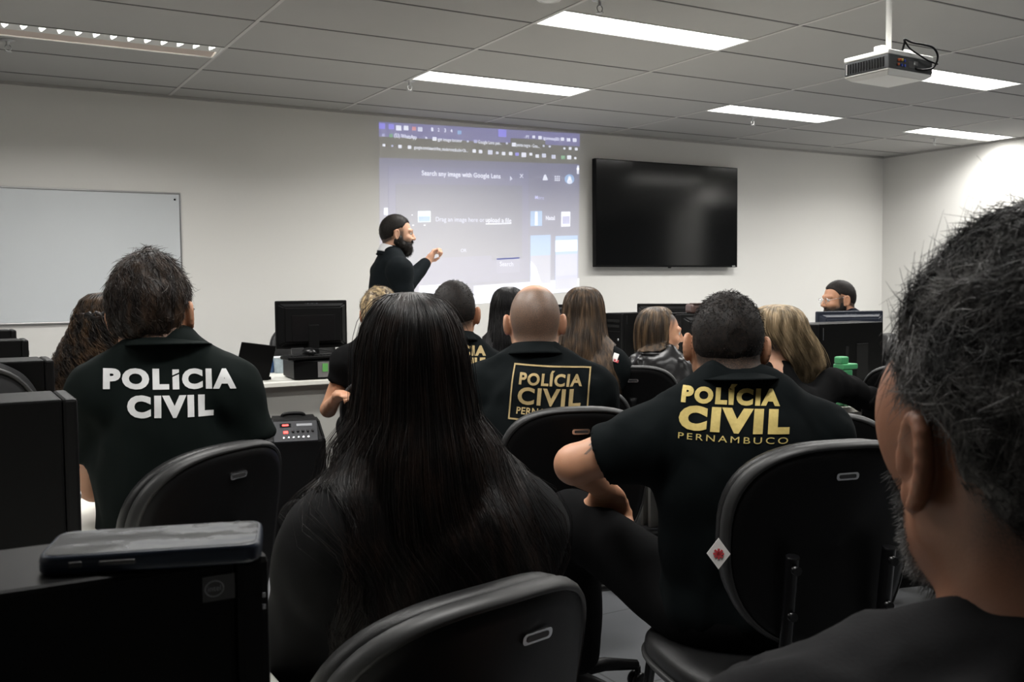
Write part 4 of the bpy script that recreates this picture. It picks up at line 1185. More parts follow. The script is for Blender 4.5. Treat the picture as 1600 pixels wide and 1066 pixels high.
def person(label, head, psi, hpsi, pitch=0, roll=0, off=(0, .10), sh=.20, hs=1.0, female=False, skin=None, top='polo', topmat=None,
           sleeve=.55, arms=None, legs=None, bulk=1.0, drop=.125, hunch=.03, hres=.0036, hem=.47, stand=False, stubble=None, stw=(.004, .016), collar=True,
           nk=(0, -.055, -.100), fold=.0045, fold_f=30, coarse=.0135, fingers=None, trousers=True, hires=False, ears=True, armr=1.0, cres=.009, elbow_out=.07, shy=(0, 0), neckr=None, seed=1):
    o = P()
    psi, hpsi = math.radians(psi), math.radians(hpsi)
    u, v, d = head[:3]
    hw = at(u, v, d) if len(head) == 3 else np.array(head[3])
    if len(head) == 3: hw = hw - np.array([0, 0, .119 * hs])
    c, s_ = math.cos(psi), math.sin(psi)
    rot2 = np.array([[c, -s_], [s_, c]])
    root = hw[:2] - rot2 @ np.array(off)
    o.t = thing('person', label, 'person', (root[0], root[1], 0), psi)
    o.psi = psi; o.root = root
    def loc(p):
        q = rot2.T @ (np.array(p[:2]) - root); return np.array([q[0], q[1], p[2]])
    o.loc = loc
    h = np.array([off[0], off[1], hw[2]]); R = rotm(hpsi - psi, math.radians(pitch), math.radians(roll))
    o.h, o.R, o.s = h, R, hs
    nb = h + hs * np.array(nk); o.nb = nb
    ph = .93 if stand else .555
    p0 = np.array([0, 0, ph])
    mid = (p0 + nb) / 2 + np.array([0, -hunch, 0])
    B = lambda t: (1 - t) ** 2 * p0 + 2 * t * (1 - t) * mid + t * t * nb
    lean = lambda t: math.atan2((B(min(t + .05, 1)) - B(t - .05))[1], (B(min(t + .05, 1)) - B(t - .05))[2])
    tilt = lambda t: math.atan2((B(min(t + .05, 1)) - B(t - .05))[0], (B(min(t + .05, 1)) - B(t - .05))[2])
    Rt = lambda t: rotm(0, lean(t), tilt(t))
    S = {sx: nb + np.array([sx * sh, shy[0 if sx < 0 else 1], -drop]) for sx in (-1, 1)}
    o.S = S; o.B = B
    wq_ = .86 if female else 1.0
    L = np.linalg.norm(nb - p0)
    def torso(f, inf):
        f.add(Ell(p0 + (0, -.005, .01), (.168 * bulk + inf, .122 * bulk + inf, .115), Rt(.1)), .05)
        f.add(Ell(B(.30), (.160 * bulk * wq_ + inf * 1.3, .112 * bulk + inf, L * .27), Rt(.3)), .06)
        f.add(Ell(B(.55), (.166 * bulk * wq_ + inf, .118 * bulk + inf, L * .26), Rt(.55)), .06)
        f.add(Ell(B(.76) + (0, .0, 0), ((sh - .035) + inf, .104 * bulk + inf, L * .20), Rt(.76)), .06)
        for sx in (-1, 1):
            f.add(Cap(nb + (sx * .035, -.006, -.012), S[sx], .046 + inf, .055 + inf), .05)
            f.add(Ell(S[sx] + (0, -.002, -.008), (.057 + inf, .062 + inf, .064 + inf)), .04)
    # arms
    A = {}
    for sx in (-1, 1):
        e, w = (arms or {}).get(sx, (None, None))[:2]
        if e is None: e = S[sx] + np.array([sx * elbow_out, .10, -.26]); 
        elif len(e) == 2 and e[0] == 'w': e = loc(e[1])
        else: e = S[sx] + np.array(e)
        if w is None: w = np.array([sx * .10, e[1] + .22, max(e[2] - .03, .60)])
        elif len(w) == 2 and w[0] == 'w': w = loc(w[1])
        else: w = np.array(e) + np.array(w)
        A[sx] = (np.array(e, float), np.array(w, float))
    o.A = A
    kn = {}
    for sx in (-1, 1):
        if stand: k_, an = np.array([sx * .10, .02, .50]), np.array([sx * .11, -.01, .09])
        else: k_, an = np.array([sx * .13, .44, .535]), np.array([sx * .14, .40, .10])
        if legs and sx in legs:
            k_ = loc(legs[sx][0]); an = loc(legs[sx][1]) if len(legs[sx]) > 1 else k_ * (1, 1, 0) + (0, -.02, .10)
        kn[sx] = (k_, an)
    o.kn = kn
    f = Fld()
    torso(f, -.004)
    ar = .88 if female else 1.0
    for sx in (-1, 1):
        e, w = A[sx]
        f.add(Cap(S[sx], e, .052 * ar * bulk, .043 * ar), .03); f.add(Cap(e, w, .044 * ar, .028 * ar), .012)
        hd = w - e; spec = (fingers or {}).get(sx)
        if spec: hand(f, w + hd / np.linalg.norm(hd) * .02, spec[0], spec[1], spec[2] if len(spec) > 2 else sx, spec[3] if len(spec) > 3 else .5)
        else: hand(f, w + hd / np.linalg.norm(hd) * .02, hd + np.array([-sx * .05, .02, -.05]), (0, 0, -1), -sx, .55)
        hip = p0 + (sx * .085, .03 if not stand else 0, -.03)
        f.add(Cap(hip, kn[sx][0], .078 * bulk, .058), .04); f.add(Cap(kn[sx][0], kn[sx][1], .056, .040), .03)
        f.add(Cap(kn[sx][1], kn[sx][1] + (0, .14, -.05), .038, .03), .02)
    nr = neckr or (.047 if female else .063)
    f.add(Cap(h + hs * (R @ np.array((0, -.024, -.045))), nb + (0, -.0, -.03), nr * hs, nr * hs * 1.08), .035)
    o.T = head_prims(f, h, R, hs, female, hires=hires, ears=ears)
    fine = [(h - np.array((.115, .135, .15)) * hs, h + np.array((.115, .135, .14)) * hs, hres)]
    for sx in (-1, 1):
        if fingers and sx in fingers:
            w = A[sx][1]; fine.append((w - .11, w + .11, max(.0042, hres)))
    V, Q = f.mesh(coarse, fine)
    o.bodyV, o.bodyQ = V, Q
    me = np_mesh('body', V, Q)
    o.q = (V - h) @ R / hs                       # head coordinates of every body vertex
    x, y, z = o.q.T
    st = np.zeros(len(V))
    inhead = (z > -.16) & (np.linalg.norm(o.q, axis=1) < .2)
    if stubble: st = np.where(inhead, stubble(x, y, z), 0)
    at_ = me.attributes.new('stubble', 'FLOAT', 'POINT'); at_.data.foreach_set('value', st.astype(np.float32))
    o.body = link('body', me, skin, o.t)
    # eyes
    for sx in (-1, 1):
        b = MB(); b.lathe([(.0126 * math.sin(k * PI / 10), -.0126 * math.cos(k * PI / 10)) for k in range(11)], (0, 0, 0), 14)
        e = b.build('eye', MT['eye_white'], o.t); e.location = o.T((sx * .031, .0765, .004)); e.scale = (hs,) * 3
        b = MB(); b.lathe([(.0056, -.001), (.0054, .0012), (.0, .0016)], (0, 0, 0), 12); ee = b.build('iris', MT['eye_dark'], e)
        ee.matrix_local = Matrix.Translation(Vector(R @ np.array((0, .0118, 0)))) @ (Matrix(R.tolist()) @ Matrix.Rotation(-PI / 2, 3, 'X')).to_4x4()
    # top garment
    if top:
        f = Fld(); inf = {'polo': .011, 'jacket': .018, 'leather': .020, 'tee': .010}[top]
        torso(f, inf)
        for sx in (-1, 1):
            e, w = A[sx]
            sl = sleeve
            if sl <= 1: f.add(CapFlat(S[sx], S[sx] + (e - S[sx]) * sl, .060 * ar * bulk + inf * .5, .060 * ar + inf * .8), .03)
            else:
                f.add(Cap(S[sx], e, .058 * ar * bulk + inf, (.050 * ar + inf) * armr), .03); f.add(Cap(e, e + (w - e) * (sl - 1), (.051 * ar + inf) * armr, (.038 * ar + inf) * armr), .02)
        f.keep(lambda X, Y, Z: hem - Z + 0 * X + 0 * Y)
        V, Q = f.mesh(cres)
        V = folds(V, Q, fold, fold_f, seed, (1, 1, .6)); V = folds(V, Q, fold * .45, fold_f * 2.5, seed + 7, (1, 1, .4))
        o.topV, o.topQ = V, Q; o.tree = bvh_of(V, Q)
        o.top = link({'polo': 'polo_shirt', 'jacket': 'jacket', 'leather': 'leather_jacket', 'tee': 'shirt'}[top], np_mesh('garment', V, Q), topmat or MT['cloth_polo'], o.t)
    if trousers:
        f = Fld()
        f.add(Ell(p0 + (0, -.005, -.005), (.172 * bulk, .128 * bulk, .105), Rt(.1)), .05)
        for sx in (-1, 1):
            hip = p0 + (sx * .085, .03 if not stand else 0, -.03)
            f.add(Cap(hip, kn[sx][0], .088 * bulk, .070), .05); f.add(Cap(kn[sx][0], kn[sx][1] + (0, 0, -.02), .070, .056), .03)
        V, Q = f.mesh(.011)
        V = folds(V, Q, .004, 20, seed + 3)
        link('trousers', np_mesh('trousers', V, Q), MT['cloth_trouser'], o.t)
        for sx in (-1, 1):
            an = kn[sx][1]; f = Fld(); g = np.array([an[0], an[1], 0])
            f.add(Cap(g + (0, -.03, .045), g + (sx * .02, .15, .035), .042, .038), .02); f.add(Cap(g + (0, -.02, .05), g + (0, -.01, .10), .045, .046), .02)
            f.keep(lambda X, Y, Z: .004 - Z + 0 * X + 0 * Y)
            V, Q = f.mesh(.009); link('shoe', np_mesh('shoe', V, Q), MT['shoe_black'], o.t)
    if collar:
        collar_mesh(o, nr * hs)
    return o
def collar_mesh(o, nr, h=.036, flap=.026, material=None, name='collar', open_=0.0, tilt=.030, base=.0):
    n = 48
    c0 = o.nb + np.array((0, -.002, .016 + base))
    d = (o.h + np.array((0, -.02, -.06)) - o.nb); d = d / np.linalg.norm(d)
    prof = [(nr + .004, -.012), (nr + .005, .006), (nr + .0065, h * .9), (nr + .009, h), (nr + .012, h - .001), (nr + .017, h * .55), (nr + flap, .002), (nr + flap + .004, -.006), (nr + flap + .001, -.008), (nr + .014, h * .45)]
    V, Q = [], []
    for k in range(n):
        a = 2 * PI * k / n
        ca, sa = math.cos(a), math.sin(a)
        for r, z in prof:
            lowr = tilt * (sa * .5 + .5)            # the collar sits lower at the front
            p = c0 + np.array((ca * r, sa * r * 1.06, 0)) + d * (z - lowr)
            V.append(p)
    m = len(prof)
    for k in range(n):
        for j in range(m - 1): Q.append((k * m + j, k * m + j + 1, ((k + 1) % n) * m + j + 1, ((k + 1) % n) * m + j))
    me = np_mesh(name, np.array(V), np.array(Q))
    return link(name, me, material or o.top.data.materials[0], o.t)

# ---- hair
def hair_cap(o, t=.008, f0=.018, l0=-.008, slope=.62, material=None, name='hair', lump=.0, res=.004, seed=3, up=0, temple=1.0, fs=.60, taper=.012):
    """close-fitting hair, ending at the hairline"""
    f = Fld(); h, R, s = o.h, o.R, o.s
    f.add(Ell(o.T((0, -.016, .030 + up * .5)), s * np.array((.0765 + t, .097 + t, .087 + t + up)), R), .02)
    f.add(Ell(o.T((0, -.05, .0)), s * np.array((.066 + t, .06 + t, .07 + t)), R), .04)
    def reg(X, Y, Z):
        x, y, z = X - h[0], Y - h[1], Z - h[2]
        a, b, c = [(R[0, i] * x + R[1, i] * y + R[2, i] * z) / s for i in range(3)]
        return hair_region(a, b, c, f0, l0, slope, temple, fs) * s
    f.keep(reg, taper)
    V, Q = f.mesh(res)
    if lump: V = folds(V, Q, lump, 60, seed); V = folds(V, Q, lump * .5, 130, seed + 1)
    ob = link(name, np_mesh(name, V, Q), material, o.t)
    o.hairV, o.hairQ = V, Q
    return ob
def cap_strands(o, n, length, width, material, lift=.35, comb=None, curl=.3, seed=4, segs=6, name='hair_strand', keep=None, parent=None, bendy=.35):
    """short hairs rooted on the hair cap; comb(q) gives the lie of the hair in head coordinates"""
    rg = np.random.default_rng(seed)
    V, Q = o.hairV, o.hairQ; N = vnormals(V, Q)
    qv = (V - o.h) @ o.R / o.s
    ok = (hair_region(*qv.T) < .03)
    ok &= (N * ((V - o.h) / (np.linalg.norm(V - o.h, axis=1, keepdims=True) + 1e-9))).sum(1) > .62
    idx = np.where(ok)[0] if keep is None else np.where(ok & keep(qv))[0]
    k = rg.choice(idx, n); jit = rg.normal(size=(n, 3)) * .0025
    p = V[k] + jit; nr = N[k]; q = qv[k]
    cd = (comb(q) if comb else np.stack([q[:, 0] * 0, -q[:, 1] * 0 + .2, -np.ones(n)], 1)) @ o.R.T
    cd = cd + rg.normal(size=(n, 3)) * curl
    cd -= nr * (cd * nr).sum(1, keepdims=True); cd /= np.linalg.norm(cd, axis=1, keepdims=True) + 1e-9
    L = length(q) if callable(length) else np.full(n, length)
    L = L * rg.uniform(.6, 1.25, n)
    t = np.linspace(0, 1, segs)[None, :, None]
    lf = lift * rg.uniform(.5, 1.4, (n, 1, 1))
    bend = np.cross(nr, cd) * rg.normal(size=(n, 1)) * bendy
    Pp = p[:, None] - nr[:, None] * .002 + L[:, None, None] * (t * (cd[:, None] * (1 - .25 * lf) + nr[:, None] * lf * (1 - .6 * t)) + t * t * bend[:, None])
    ob = link(name, strand_mesh(name, Pp, np.full(n, width) * rg.uniform(.7, 1.3, n)), material, parent or o.t)
    return ob
def long_hair(o, levels, n, width, material, base_mat=None, seed=2, segs=22, tree=None, off=.008, frizz=.004, curly=0, curl_f=60, endvar=.25, part=0.0, lock=.012, name='hair', nlock=26, base=True):
    """levels: (drop below the crown, centre x, centre y, half width, half depth front, half depth back) in head-aligned local coordinates"""
    rg = np.random.default_rng(seed)
    Lv = np.array(levels, float); dz = Lv[:, 0]
    arc = np.concatenate([[0], np.cumsum(np.sqrt(np.diff(dz) ** 2 + np.diff(Lv[:, 3]) ** 2))]); arc /= arc[-1]
    top = o.h + np.array((0, 0, .119 * o.s))
    c, s_ = o.R[0, 0], o.R[1, 0]
    nn = math.hypot(c, s_); c, s_ = c / nn, s_ / nn
    def interp(t, k):
        return np.interp(t, arc, Lv[:, k])
    lockphi = rg.uniform(0, 2 * PI, nlock); lockamp = rg.normal(size=nlock)
    def surf(phi, t, grow=0.0):
        cx, cy, a, bf, bb = [interp(t, k) for k in range(1, 6)]
        sn = np.sin(phi)
        b = np.where(sn > 0, bf, bb)
        lk = np.zeros_like(phi)
        for p_, am in zip(lockphi, lockamp):
            lk = lk + am * np.exp(-(((phi - p_ + PI) % (2 * PI) - PI) / .13) ** 2)
        g = 1 + lock * lk * np.clip(t * 3, 0, 1) / .09 * .1
        x = cx + (a + grow) * np.cos(phi) * g; y = cy + (b + grow) * sn * g
        z = -interp(t, 0)
        return np.stack([top[0] + c * x - s_ * y, top[1] + s_ * x + c * y, top[2] + z], -1)
    # underlying mass
    m, kk = 64, 40
    ph = np.linspace(0, 2 * PI, m, endpoint=False); tt = np.linspace(0.002, .97, kk)
    PH, TT = np.meshgrid(ph, tt)
    V = surf(PH, TT, -.003)
    V = V + np.stack([waves(V.reshape(-1, 3), 40, seed + i, aniso=(1, 1, .3)).reshape(kk, m) for i in range(3)], -1) * .002
    if tree is not None: V = push_out(V, tree, off * .6)
    Vf = V.reshape(-1, 3); Q = []
    for i in range(kk - 1):
        for j in range(m): Q.append((i * m + j, i * m + (j + 1) % m, (i + 1) * m + (j + 1) % m, (i + 1) * m + j))
    Vf = np.concatenate([Vf, Vf[:m].mean(0, keepdims=True)]); ti = len(Vf) - 1
    Qa = np.array(Q)[:, ::-1]
    cap = np.array([(ti, j, (j + 1) % m, (j + 1) % m) for j in range(m)])
    me = bpy.data.meshes.new(name); me.from_pydata([tuple(v) for v in Vf], [], [tuple(int(i) for i in q) for q in Qa] + [tuple(int(i) for i in q[:3]) for q in cap]); me.update()
    for p in me.polygons: p.use_smooth = True
    ob = link(name, me, base_mat or material, o.t) if base else None
    # strands
    phi0 = rg.uniform(0, 2 * PI, n)
    if part:      # comb the roots away from a parting
        phi0 = phi0 + part * np.sin(2 * phi0)
    ln = 1 - endvar * rg.uniform(0, 1, n) ** 2
    st = rg.uniform(0, .03, n) + (rg.uniform(0, 1, n) < .55) * rg.uniform(0, .35, n)
    t = st[:, None] + (ln - st)[:, None] * np.linspace(0, 1, segs)[None]
    wob = rg.normal(size=(n, 1)) * .10 * t + .05 * np.sin(t * rg.uniform(4, 9, (n, 1)) + rg.uniform(0, 6, (n, 1))) * t
    ph = phi0[:, None] + wob
    grow = rg.normal(size=(n, 1)) * frizz * .5 + frizz * np.sin(t * 7 + rg.uniform(0, 6, (n, 1))) * t
    Pp = surf(ph, t, grow)
    if curly:
        a0 = rg.uniform(0, 6.28, (n, 1)); fr = curl_f * rg.uniform(.7, 1.3, (n, 1))
        am = curly * np.clip(t * 2.5 - .35, 0, 1)
        Pp = Pp + np.stack([np.cos(a0 + fr * t) * am, np.sin(a0 + fr * t) * am, np.sin(a0 * 2 + fr * t) * am * .4], -1)
    if tree is not None: Pp = push_out(Pp, tree, off)
    link('hair_strand', strand_mesh('hair_strand', Pp, width * rg.uniform(.6, 1.4, n)), material, o.t)
    return ob
def beard(o, t=.010, material=None, ymin=-.004, zt=-.028, chin=.016, res=.004, strands=1500, L=.014, moust=True):
    f = Fld(); s = o.s
    j = 1.0
    f.add(Ell(o.T((0, .058, -.096 - chin * .4)), s * np.array((.032 + t * .5, .026 + t, .026 + chin)), o.R), .03)
    for sx in (-1, 1):
        f.add(Cap(o.T((sx * .056, .004, -.040)), o.T((sx * .054, .002, -.058)), (.012 + t * .5) * s), .02)
        f.add(Cap(o.T((sx * .054, .000, -.056)), o.T((sx * .026, .058, -.096)), (.016 + t) * s, (.018 + t) * s), .03)
        f.add(Cap(o.T((sx * .060, .012, -.02)), o.T((sx * .056, .006, -.05)), (.008) * s, (.010 + t * .5) * s), .02)
        f.add(Cap(o.T((sx * .045, .048, -.066)), o.T((sx * .03, .07, -.082)), (.012 + t * .4) * s), .02)
        if moust: f.add(Cap(o.T((sx * .004, .098, -.050)), o.T((sx * .028, .083, -.066)), .0065 * s, .006 * s), .01)
    V, Q = f.mesh(res); V = folds(V, Q, .0025, 120, 5)
    ob = link('beard', np_mesh('beard', V, Q), material or BEARD, o.t)
    if strands:
        rg = np.random.default_rng(8); N = vnormals(V, Q); k = rg.choice(len(V), strands)
        dn = np.array((0, .25, -1)) @ o.R.T + N[k] * .9 + rg.normal(size=(strands, 3)) * .45
        dn /= np.linalg.norm(dn, axis=1, keepdims=True)
        tt = np.linspace(0, 1, 4)[None, :, None]
        Pp = V[k][:, None] + dn[:, None] * tt * L * rg.uniform(.5, 1.2, (strands, 1, 1))
        link('beard_strand', strand_mesh('beard_strand', Pp, np.full(strands, .0007)), material or BEARD, o.t)
    return ob
def glasses(o, material, rim=.0012):
    b = MB(); s = o.s
    T = lambda p: tuple(o.T(p))
    for sx in (-1, 1):
        b.tube([T((sx * (.033 + .021 * math.cos(k * PI / 10)), .105 - .004 * abs(math.cos(k * PI / 10)), .003 + .018 * math.sin(k * PI / 10))) for k in range(21)], rim, 6)
        b.tube([T((sx * .054, .101, .006)), T((sx * .070, .092, .008)), T((sx * .079, .03, .012)), T((sx * .081, -.002, .014)), T((sx * .080, -.014, .002))], rim * 1.2, 6)
    b.tube([T((-.012, .106, .008)), T((0, .109, .010)), T((.012, .106, .008))], rim, 6)
    g = b.build('eyeglasses', material, o.t)
    for sx in (-1, 1):
        bb = MB(); vs = [bb.bm.verts.new(T((sx * .033 + .0205 * math.cos(k * PI / 10), .1045, .003 + .0175 * math.sin(k * PI / 10)))) for k in range(20)]; bb.bm.faces.new(vs)
        bb.build('lens', MT['lens_glass'], g)
def crop_stubble(f0=.020, l0=-.02, slope=.62, fade=.035, lo=.0, hi=1.0, beard_=0.0, bare_top=None, fs=.60):
    """how densely cropped hair covers the skin; fades towards the hairline"""
    def fn(x, y, z):
        r = hair_region(x, y, z, f0, l0, slope, 1.0, fs, .0795)
        v = lo + (hi - lo) * sstep(0, -fade, r)
        v = np.where(r > 0, 0, v)
        if bare_top: v = v * bare_top(x, y, z)
        if beard_:
            bz = sstep(.0, -.03, z - (-.022 + .0 * y)) * sstep(-.025, .006, y) * sstep(.13, .10, np.abs(z + .02)) * sstep(-.135, -.11, z)
            sb = sstep(.045, .005, z) * sstep(.040, .024, y) * sstep(-.008, .004, y) * (np.abs(x) > .045) * (np.abs(x) < .0795)
            v = np.maximum(v, beard_ * np.maximum(bz * (np.abs(x) < .079), sb))
        return v
    return fn
def logo_civil(o, org_uvd, w, face_deg, material, style='gold', rot=0, name='print'):
    """POLICIA CIVIL lettering laid on the back; w = width of the word block"""
    org = o.loc(at(*org_uvd))
    a = math.radians(face_deg) - o.psi
    ux = np.array([math.cos(a), math.sin(a), 0]); uy = np.array([0, 0, 1.])
    cr, sr = math.cos(math.radians(rot)), math.sin(math.radians(rot))
    ux, uy = ux * cr + uy * sr, uy * cr - ux * sr
    parts = []
    def ln(body, ww, hh, y, bold, x=0, space=None):
        V, T = line_of(body, ww, hh, bold, .06 if len(body) < 9 else .12, space); V = V.copy(); V[:, 1] += y; V[:, 0] += x; parts.append((V, T))
    if style == 'white':
        ln('POL', w * .484, w * .158, w * .05, .058, -w * .258); ln('CIA', w * .418, w * .158, w * .05, .058, w * .291)
        V, T = rect(w * .010, w * .05, w * .060, w * .155); V = V.copy(); V[:, 1] += np.where(V[:, 1] > w * .14, (V[:, 0] - w * .035) * .45, 0); parts.append((V, T))
        V, T = rect(w * .010, w * .168, w * .060, w * .203); V = V.copy(); V[:, 1] += np.where(V[:, 1] < w * .19, (V[:, 0] - w * .035) * .45, 0); parts.append((V, T))
        ln('CIVIL', w * .65, w * .17, -w * .165, .062)
    elif style == 'gold':
        ln('POLÍCIA', w * .90, w * .15, w * .145, .06, -w * .045)
        ln('CIVIL', w * 1.0, w * .215, -w * .095, .075)
        ln('PERNAMBUCO', w * .985, w * .055, -w * .178, .0, 0, 1.35)
    elif style == 'frame':
        ln('POLÍCIA', w * .80, w * .15, w * .16, .035)
        ln('CIVIL', w * .80, w * .215, -w * .085, .03)
        ln('PERNAMBUCO', w * .80, w * .085, -w * .205, .02)
        hh, th = w * .39, w * .02
        for r in ((-w / 2, hh - .0, w / 2, hh + th), (-w / 2, -w * .26 - th, w / 2, -w * .26), (-w / 2, -w * .26, -w / 2 + th, hh), (w / 2 - th, -w * .26, w / 2, hh)): parts.append(rect(*r))
    nzv = np.cross(ux, uy)
    return on_cloth(parts, o.tree, org, ux, uy, name, material, o.top)
# ------------------------------------------------------------------ who sits where
def face(u):                       # yaw that looks straight away from the camera at picture column u
    return -(math.degrees(YAW) + math.degrees(math.atan((u - 800) / FPX)))
def chair_at(u, v, d, rz, label, kind='star', **k):
    """chair whose back's upper middle is seen at picture point (u, v), depth d"""
    p = at(u, v, d); a = math.radians(rz)
    x, y = p[0] - .25 * math.sin(a), p[1] + .25 * math.cos(a)
    return make_chair(label, kind, (x, y, 0), a, top=p[2] - (BZ + BH), **k)
def patch(o, uvd, w, h, material, name, tree=None, parent=None, tilt=0):
    org = o.loc(at(*uvd)); a = math.radians(face(uvd[0])) - o.psi
    ux = np.array([math.cos(a), math.sin(a), 0]); uy = np.array([0, 0, 1.])
    cr, sr = math.cos(tilt), math.sin(tilt); ux, uy = ux * cr + uy * sr, uy * cr - ux * sr
    return on_cloth([rect(-w / 2, -h / 2, w / 2, h / 2)], tree or o.tree, org, ux, uy, name, material, parent or o.top)

# --- man with white lettering, at the left
m2 = person('man with glasses in dark green polo with white lettering on the back, elbow on desk', (237, 411, 2.15), -13, -28, 2, -3, (-.02, .09), sh=.126, hs=.94, nk=(.022, -.05, -.078), drop=.092, bulk=.83,
            skin=SK_MID, topmat=MT['cloth_green'], arms={-1: (('w', at(150, 752, 2.16)), ('w', at(218, 735, 2.40))), 1: (('w', at(398, 738, 2.18)), ('w', at(330, 760, 2.45)))},
            stubble=crop_stubble(.02, -.025, hi=.9, beard_=.75), hres=.0032, cres=.008, fold=.0055, sleeve=.66, seed=11)
hair_cap(m2, .009, .026, -.064, .45, H_BROWN, lump=.003, up=.012, taper=.02)
cap_strands(m2, 6000, lambda q: .020 + .016 * sstep(.0, .08, q[:, 2]), .0008, H_BROWN, .04, lambda q: np.stack([q[:, 0] * 5 + .3, -.5 + 0 * q[:, 1], -.8 - q[:, 2] * 0], 1), .22, 5, 7)
glasses(m2, MT['black_gloss'])
logo_civil(m2, (260, 606, 2.2), .262, face(260) + 3, MT['white_print'], 'white', -2)
chair_at(350, 689, 2.02, 32, 'black chair behind the man with white lettering', 'star', wide=1.0)

# --- curly haired woman beyond him
w3 = person('woman with dark curly hair, half tied back, sitting beyond the man with white lettering', (170, 466, 3.45), -15, -22, 8, 0, (0, .10), sh=.135, female=True, hs=.95,
            skin=SK_MID, top='tee', topmat=MT['cloth_black'], hres=.005, coarse=.016, cres=.012, stubble=crop_stubble(.03, -.05), collar=False, ears=False, seed=12)
long_hair(w3, [(-.02, 0, -.02, .004, .004, .004), (-.016, 0, -.02, .045, .045, .05), (.005, 0, -.02, .075, .07, .09), (.04, 0, -.02, .095, .07, .11), (.09, 0, -.025, .105, .04, .118), (.14, -.005, -.03, .118, .03, .12), (.19, -.01, -.04, .135, .03, .13), (.25, -.02, -.045, .155, .05, .13), (.31, -.03, -.05, .165, .06, .125), (.36, -.03, -.05, .13, .05, .10)],
          3000, .0011, H_CURLY, tree=w3.tree, curly=.016, curl_f=42, segs=44, frizz=.010, seed=21, lock=.02)
b = MB()
for k in range(2):
    b.tube([tuple(w3.T((.104 * math.cos(a) * 1.06, -.03 + .118 * math.sin(a) * 1.06, .025 - .010 * math.sin(a) + .009 * math.cos(q * 1.3 + k * PI)) + 0 * np.zeros(3))) for q, a in enumerate(np.linspace(math.radians(190), math.radians(350), 26))], .011, 8)
b.build('braid', H_BLACK, w3.t)
chair_at(165, 640, 3.2, -12, 'black chair of the curly haired woman', 'star')

# --- near woman with long dark hair
w4 = person('woman in black blazer with very long straight dark hair, nearest the camera in the middle', (637, 470, 1.40), 0, -14, 2, 0, (.0, .07), sh=.130, female=True, hs=.96,
            skin=SK_MID, top='jacket', topmat=MT['cloth_blazer'], hunch=.035, cres=.008, sleeve=1.92, hres=.0045, stubble=crop_stubble(.03, -.05), collar=False, ears=False, fold=.004, seed=13, elbow_out=.06)
LV4 = [(-.012, 0, -.02, .003, .003, .003), (-.009, 0, -.02, .030, .035, .04), (.001, 0, -.02, .048, .055, .065), (.016, 0, -.02, .062, .066, .085), (.036, 0, -.02, .074, .068, .098), (.07, 0, -.022, .084, .055, .107), (.11, 0, -.026, .088, .03, .108), (.155, 0, -.03, .095, .022, .115), (.20, -.002, -.04, .104, .022, .126), (.25, -.002, -.05, .112, .03, .132), (.30, .004, -.06, .118, .04, .135), (.355, .014, -.07, .118, .05, .132), (.41, .025, -.08, .105, .05, .125), (.46, .035, -.08, .08, .05, .115)]
LV4 = [(l[0], l[1], l[2], l[3] * .88, l[4], l[5]) for l in LV4]
long_hair(w4, LV4, 9000, .00055, H_BLACK, tree=w4.tree, off=.007, frizz=.004, segs=26, seed=22, endvar=.30, part=.12, lock=.012)
long_hair(w4, [(l[0], l[1] + (.03 if l[0] > .3 else 0), l[2], l[3] * (1.0 if l[0] < .2 else 1.3), l[4], l[5]) for l in LV4], 420, .00045, H_BLACK, tree=w4.tree, off=.010, frizz=.013, segs=26, seed=62, endvar=.35, base=False)
chair_at(752, 905, 1.16, 12, 'black chair at the bottom middle, carrying the woman with very long dark hair', 'star', tilt=10, wide=1.0, badge=.05)

# --- man with gold lettering, right of the middle
m11 = person('man in black polo with large gold POLICIA CIVIL PERNAMBUCO lettering, leaning on his thigh', (1134, 461, 2.17), -26, -36, 8, 3, (-.02, .05), sh=.188, bulk=1.05, hs=.94, nk=(0, -.065, -.080),
             skin=SK_MID, topmat=MT['cloth_polo'], hunch=.045, arms={-1: (('w', at(898, 726, 2.16)), ('w', at(938, 758, 2.34))), 1: (('w', at(1290, 745, 2.28)), ('w', at(1180, 760, 2.55)))},
             legs={-1: (at(893, 812, 2.44), at(905, 1010, 2.56)), 1: (at(1120, 830, 2.65), at(1120, 1010, 2.6))}, stubble=crop_stubble(.022, -.038, .55, hi=.97, fade=.022, beard_=.3), hres=.003, cres=.0075, fold=.005, sleeve=.62, seed=14,
             fingers={-1: (np.array((.45, .55, -.65)), np.array((.1, -.3, -.9)), 1, .7)})
hair_cap(m11, .003, .024, -.010, .55, H_CROP, lump=.0006, up=.003, res=.0032)
cap_strands(m11, 7000, lambda q: .0035 + .005 * sstep(.03, .09, q[:, 2]), .0006, H_CROP, .8, None, .6, 6, 4)
logo_civil(m11, (1150, 650, 2.1), .222, face(1150) - 3, MT['gold_print'], 'gold', -2.5)
patch(m11, (957, 636, 2.05), .035, .04, MT['gold_print'], 'sleeve_patch', tilt=.8)
c11 = chair_at(1306, 683, 1.86, -14, 'black chair with two back bars behind the man with large gold lettering', 'legs', wide=1.0)
bt = MB(); bt.prism([(-.022, 0), (0, -.030), (.022, 0), (0, .030)], lambda u, v, d: (u, d, v), 0, .0015)
tg = bt.build('paper_tag', MT['label_white'], c11)
tg.matrix_local = Matrix.Translation((-.222, -.205, .742)) @ Matrix.Rotation(math.radians(-25), 4, 'Z')
bt = MB()
for k in range(4):
    a = k * PI / 4; bt.box((0, -.0008, 0), (.020, .001, .004), R=Matrix.Rotation(a, 3, 'Y'))
bt.build('tag_print', MT['red_print'], tg)

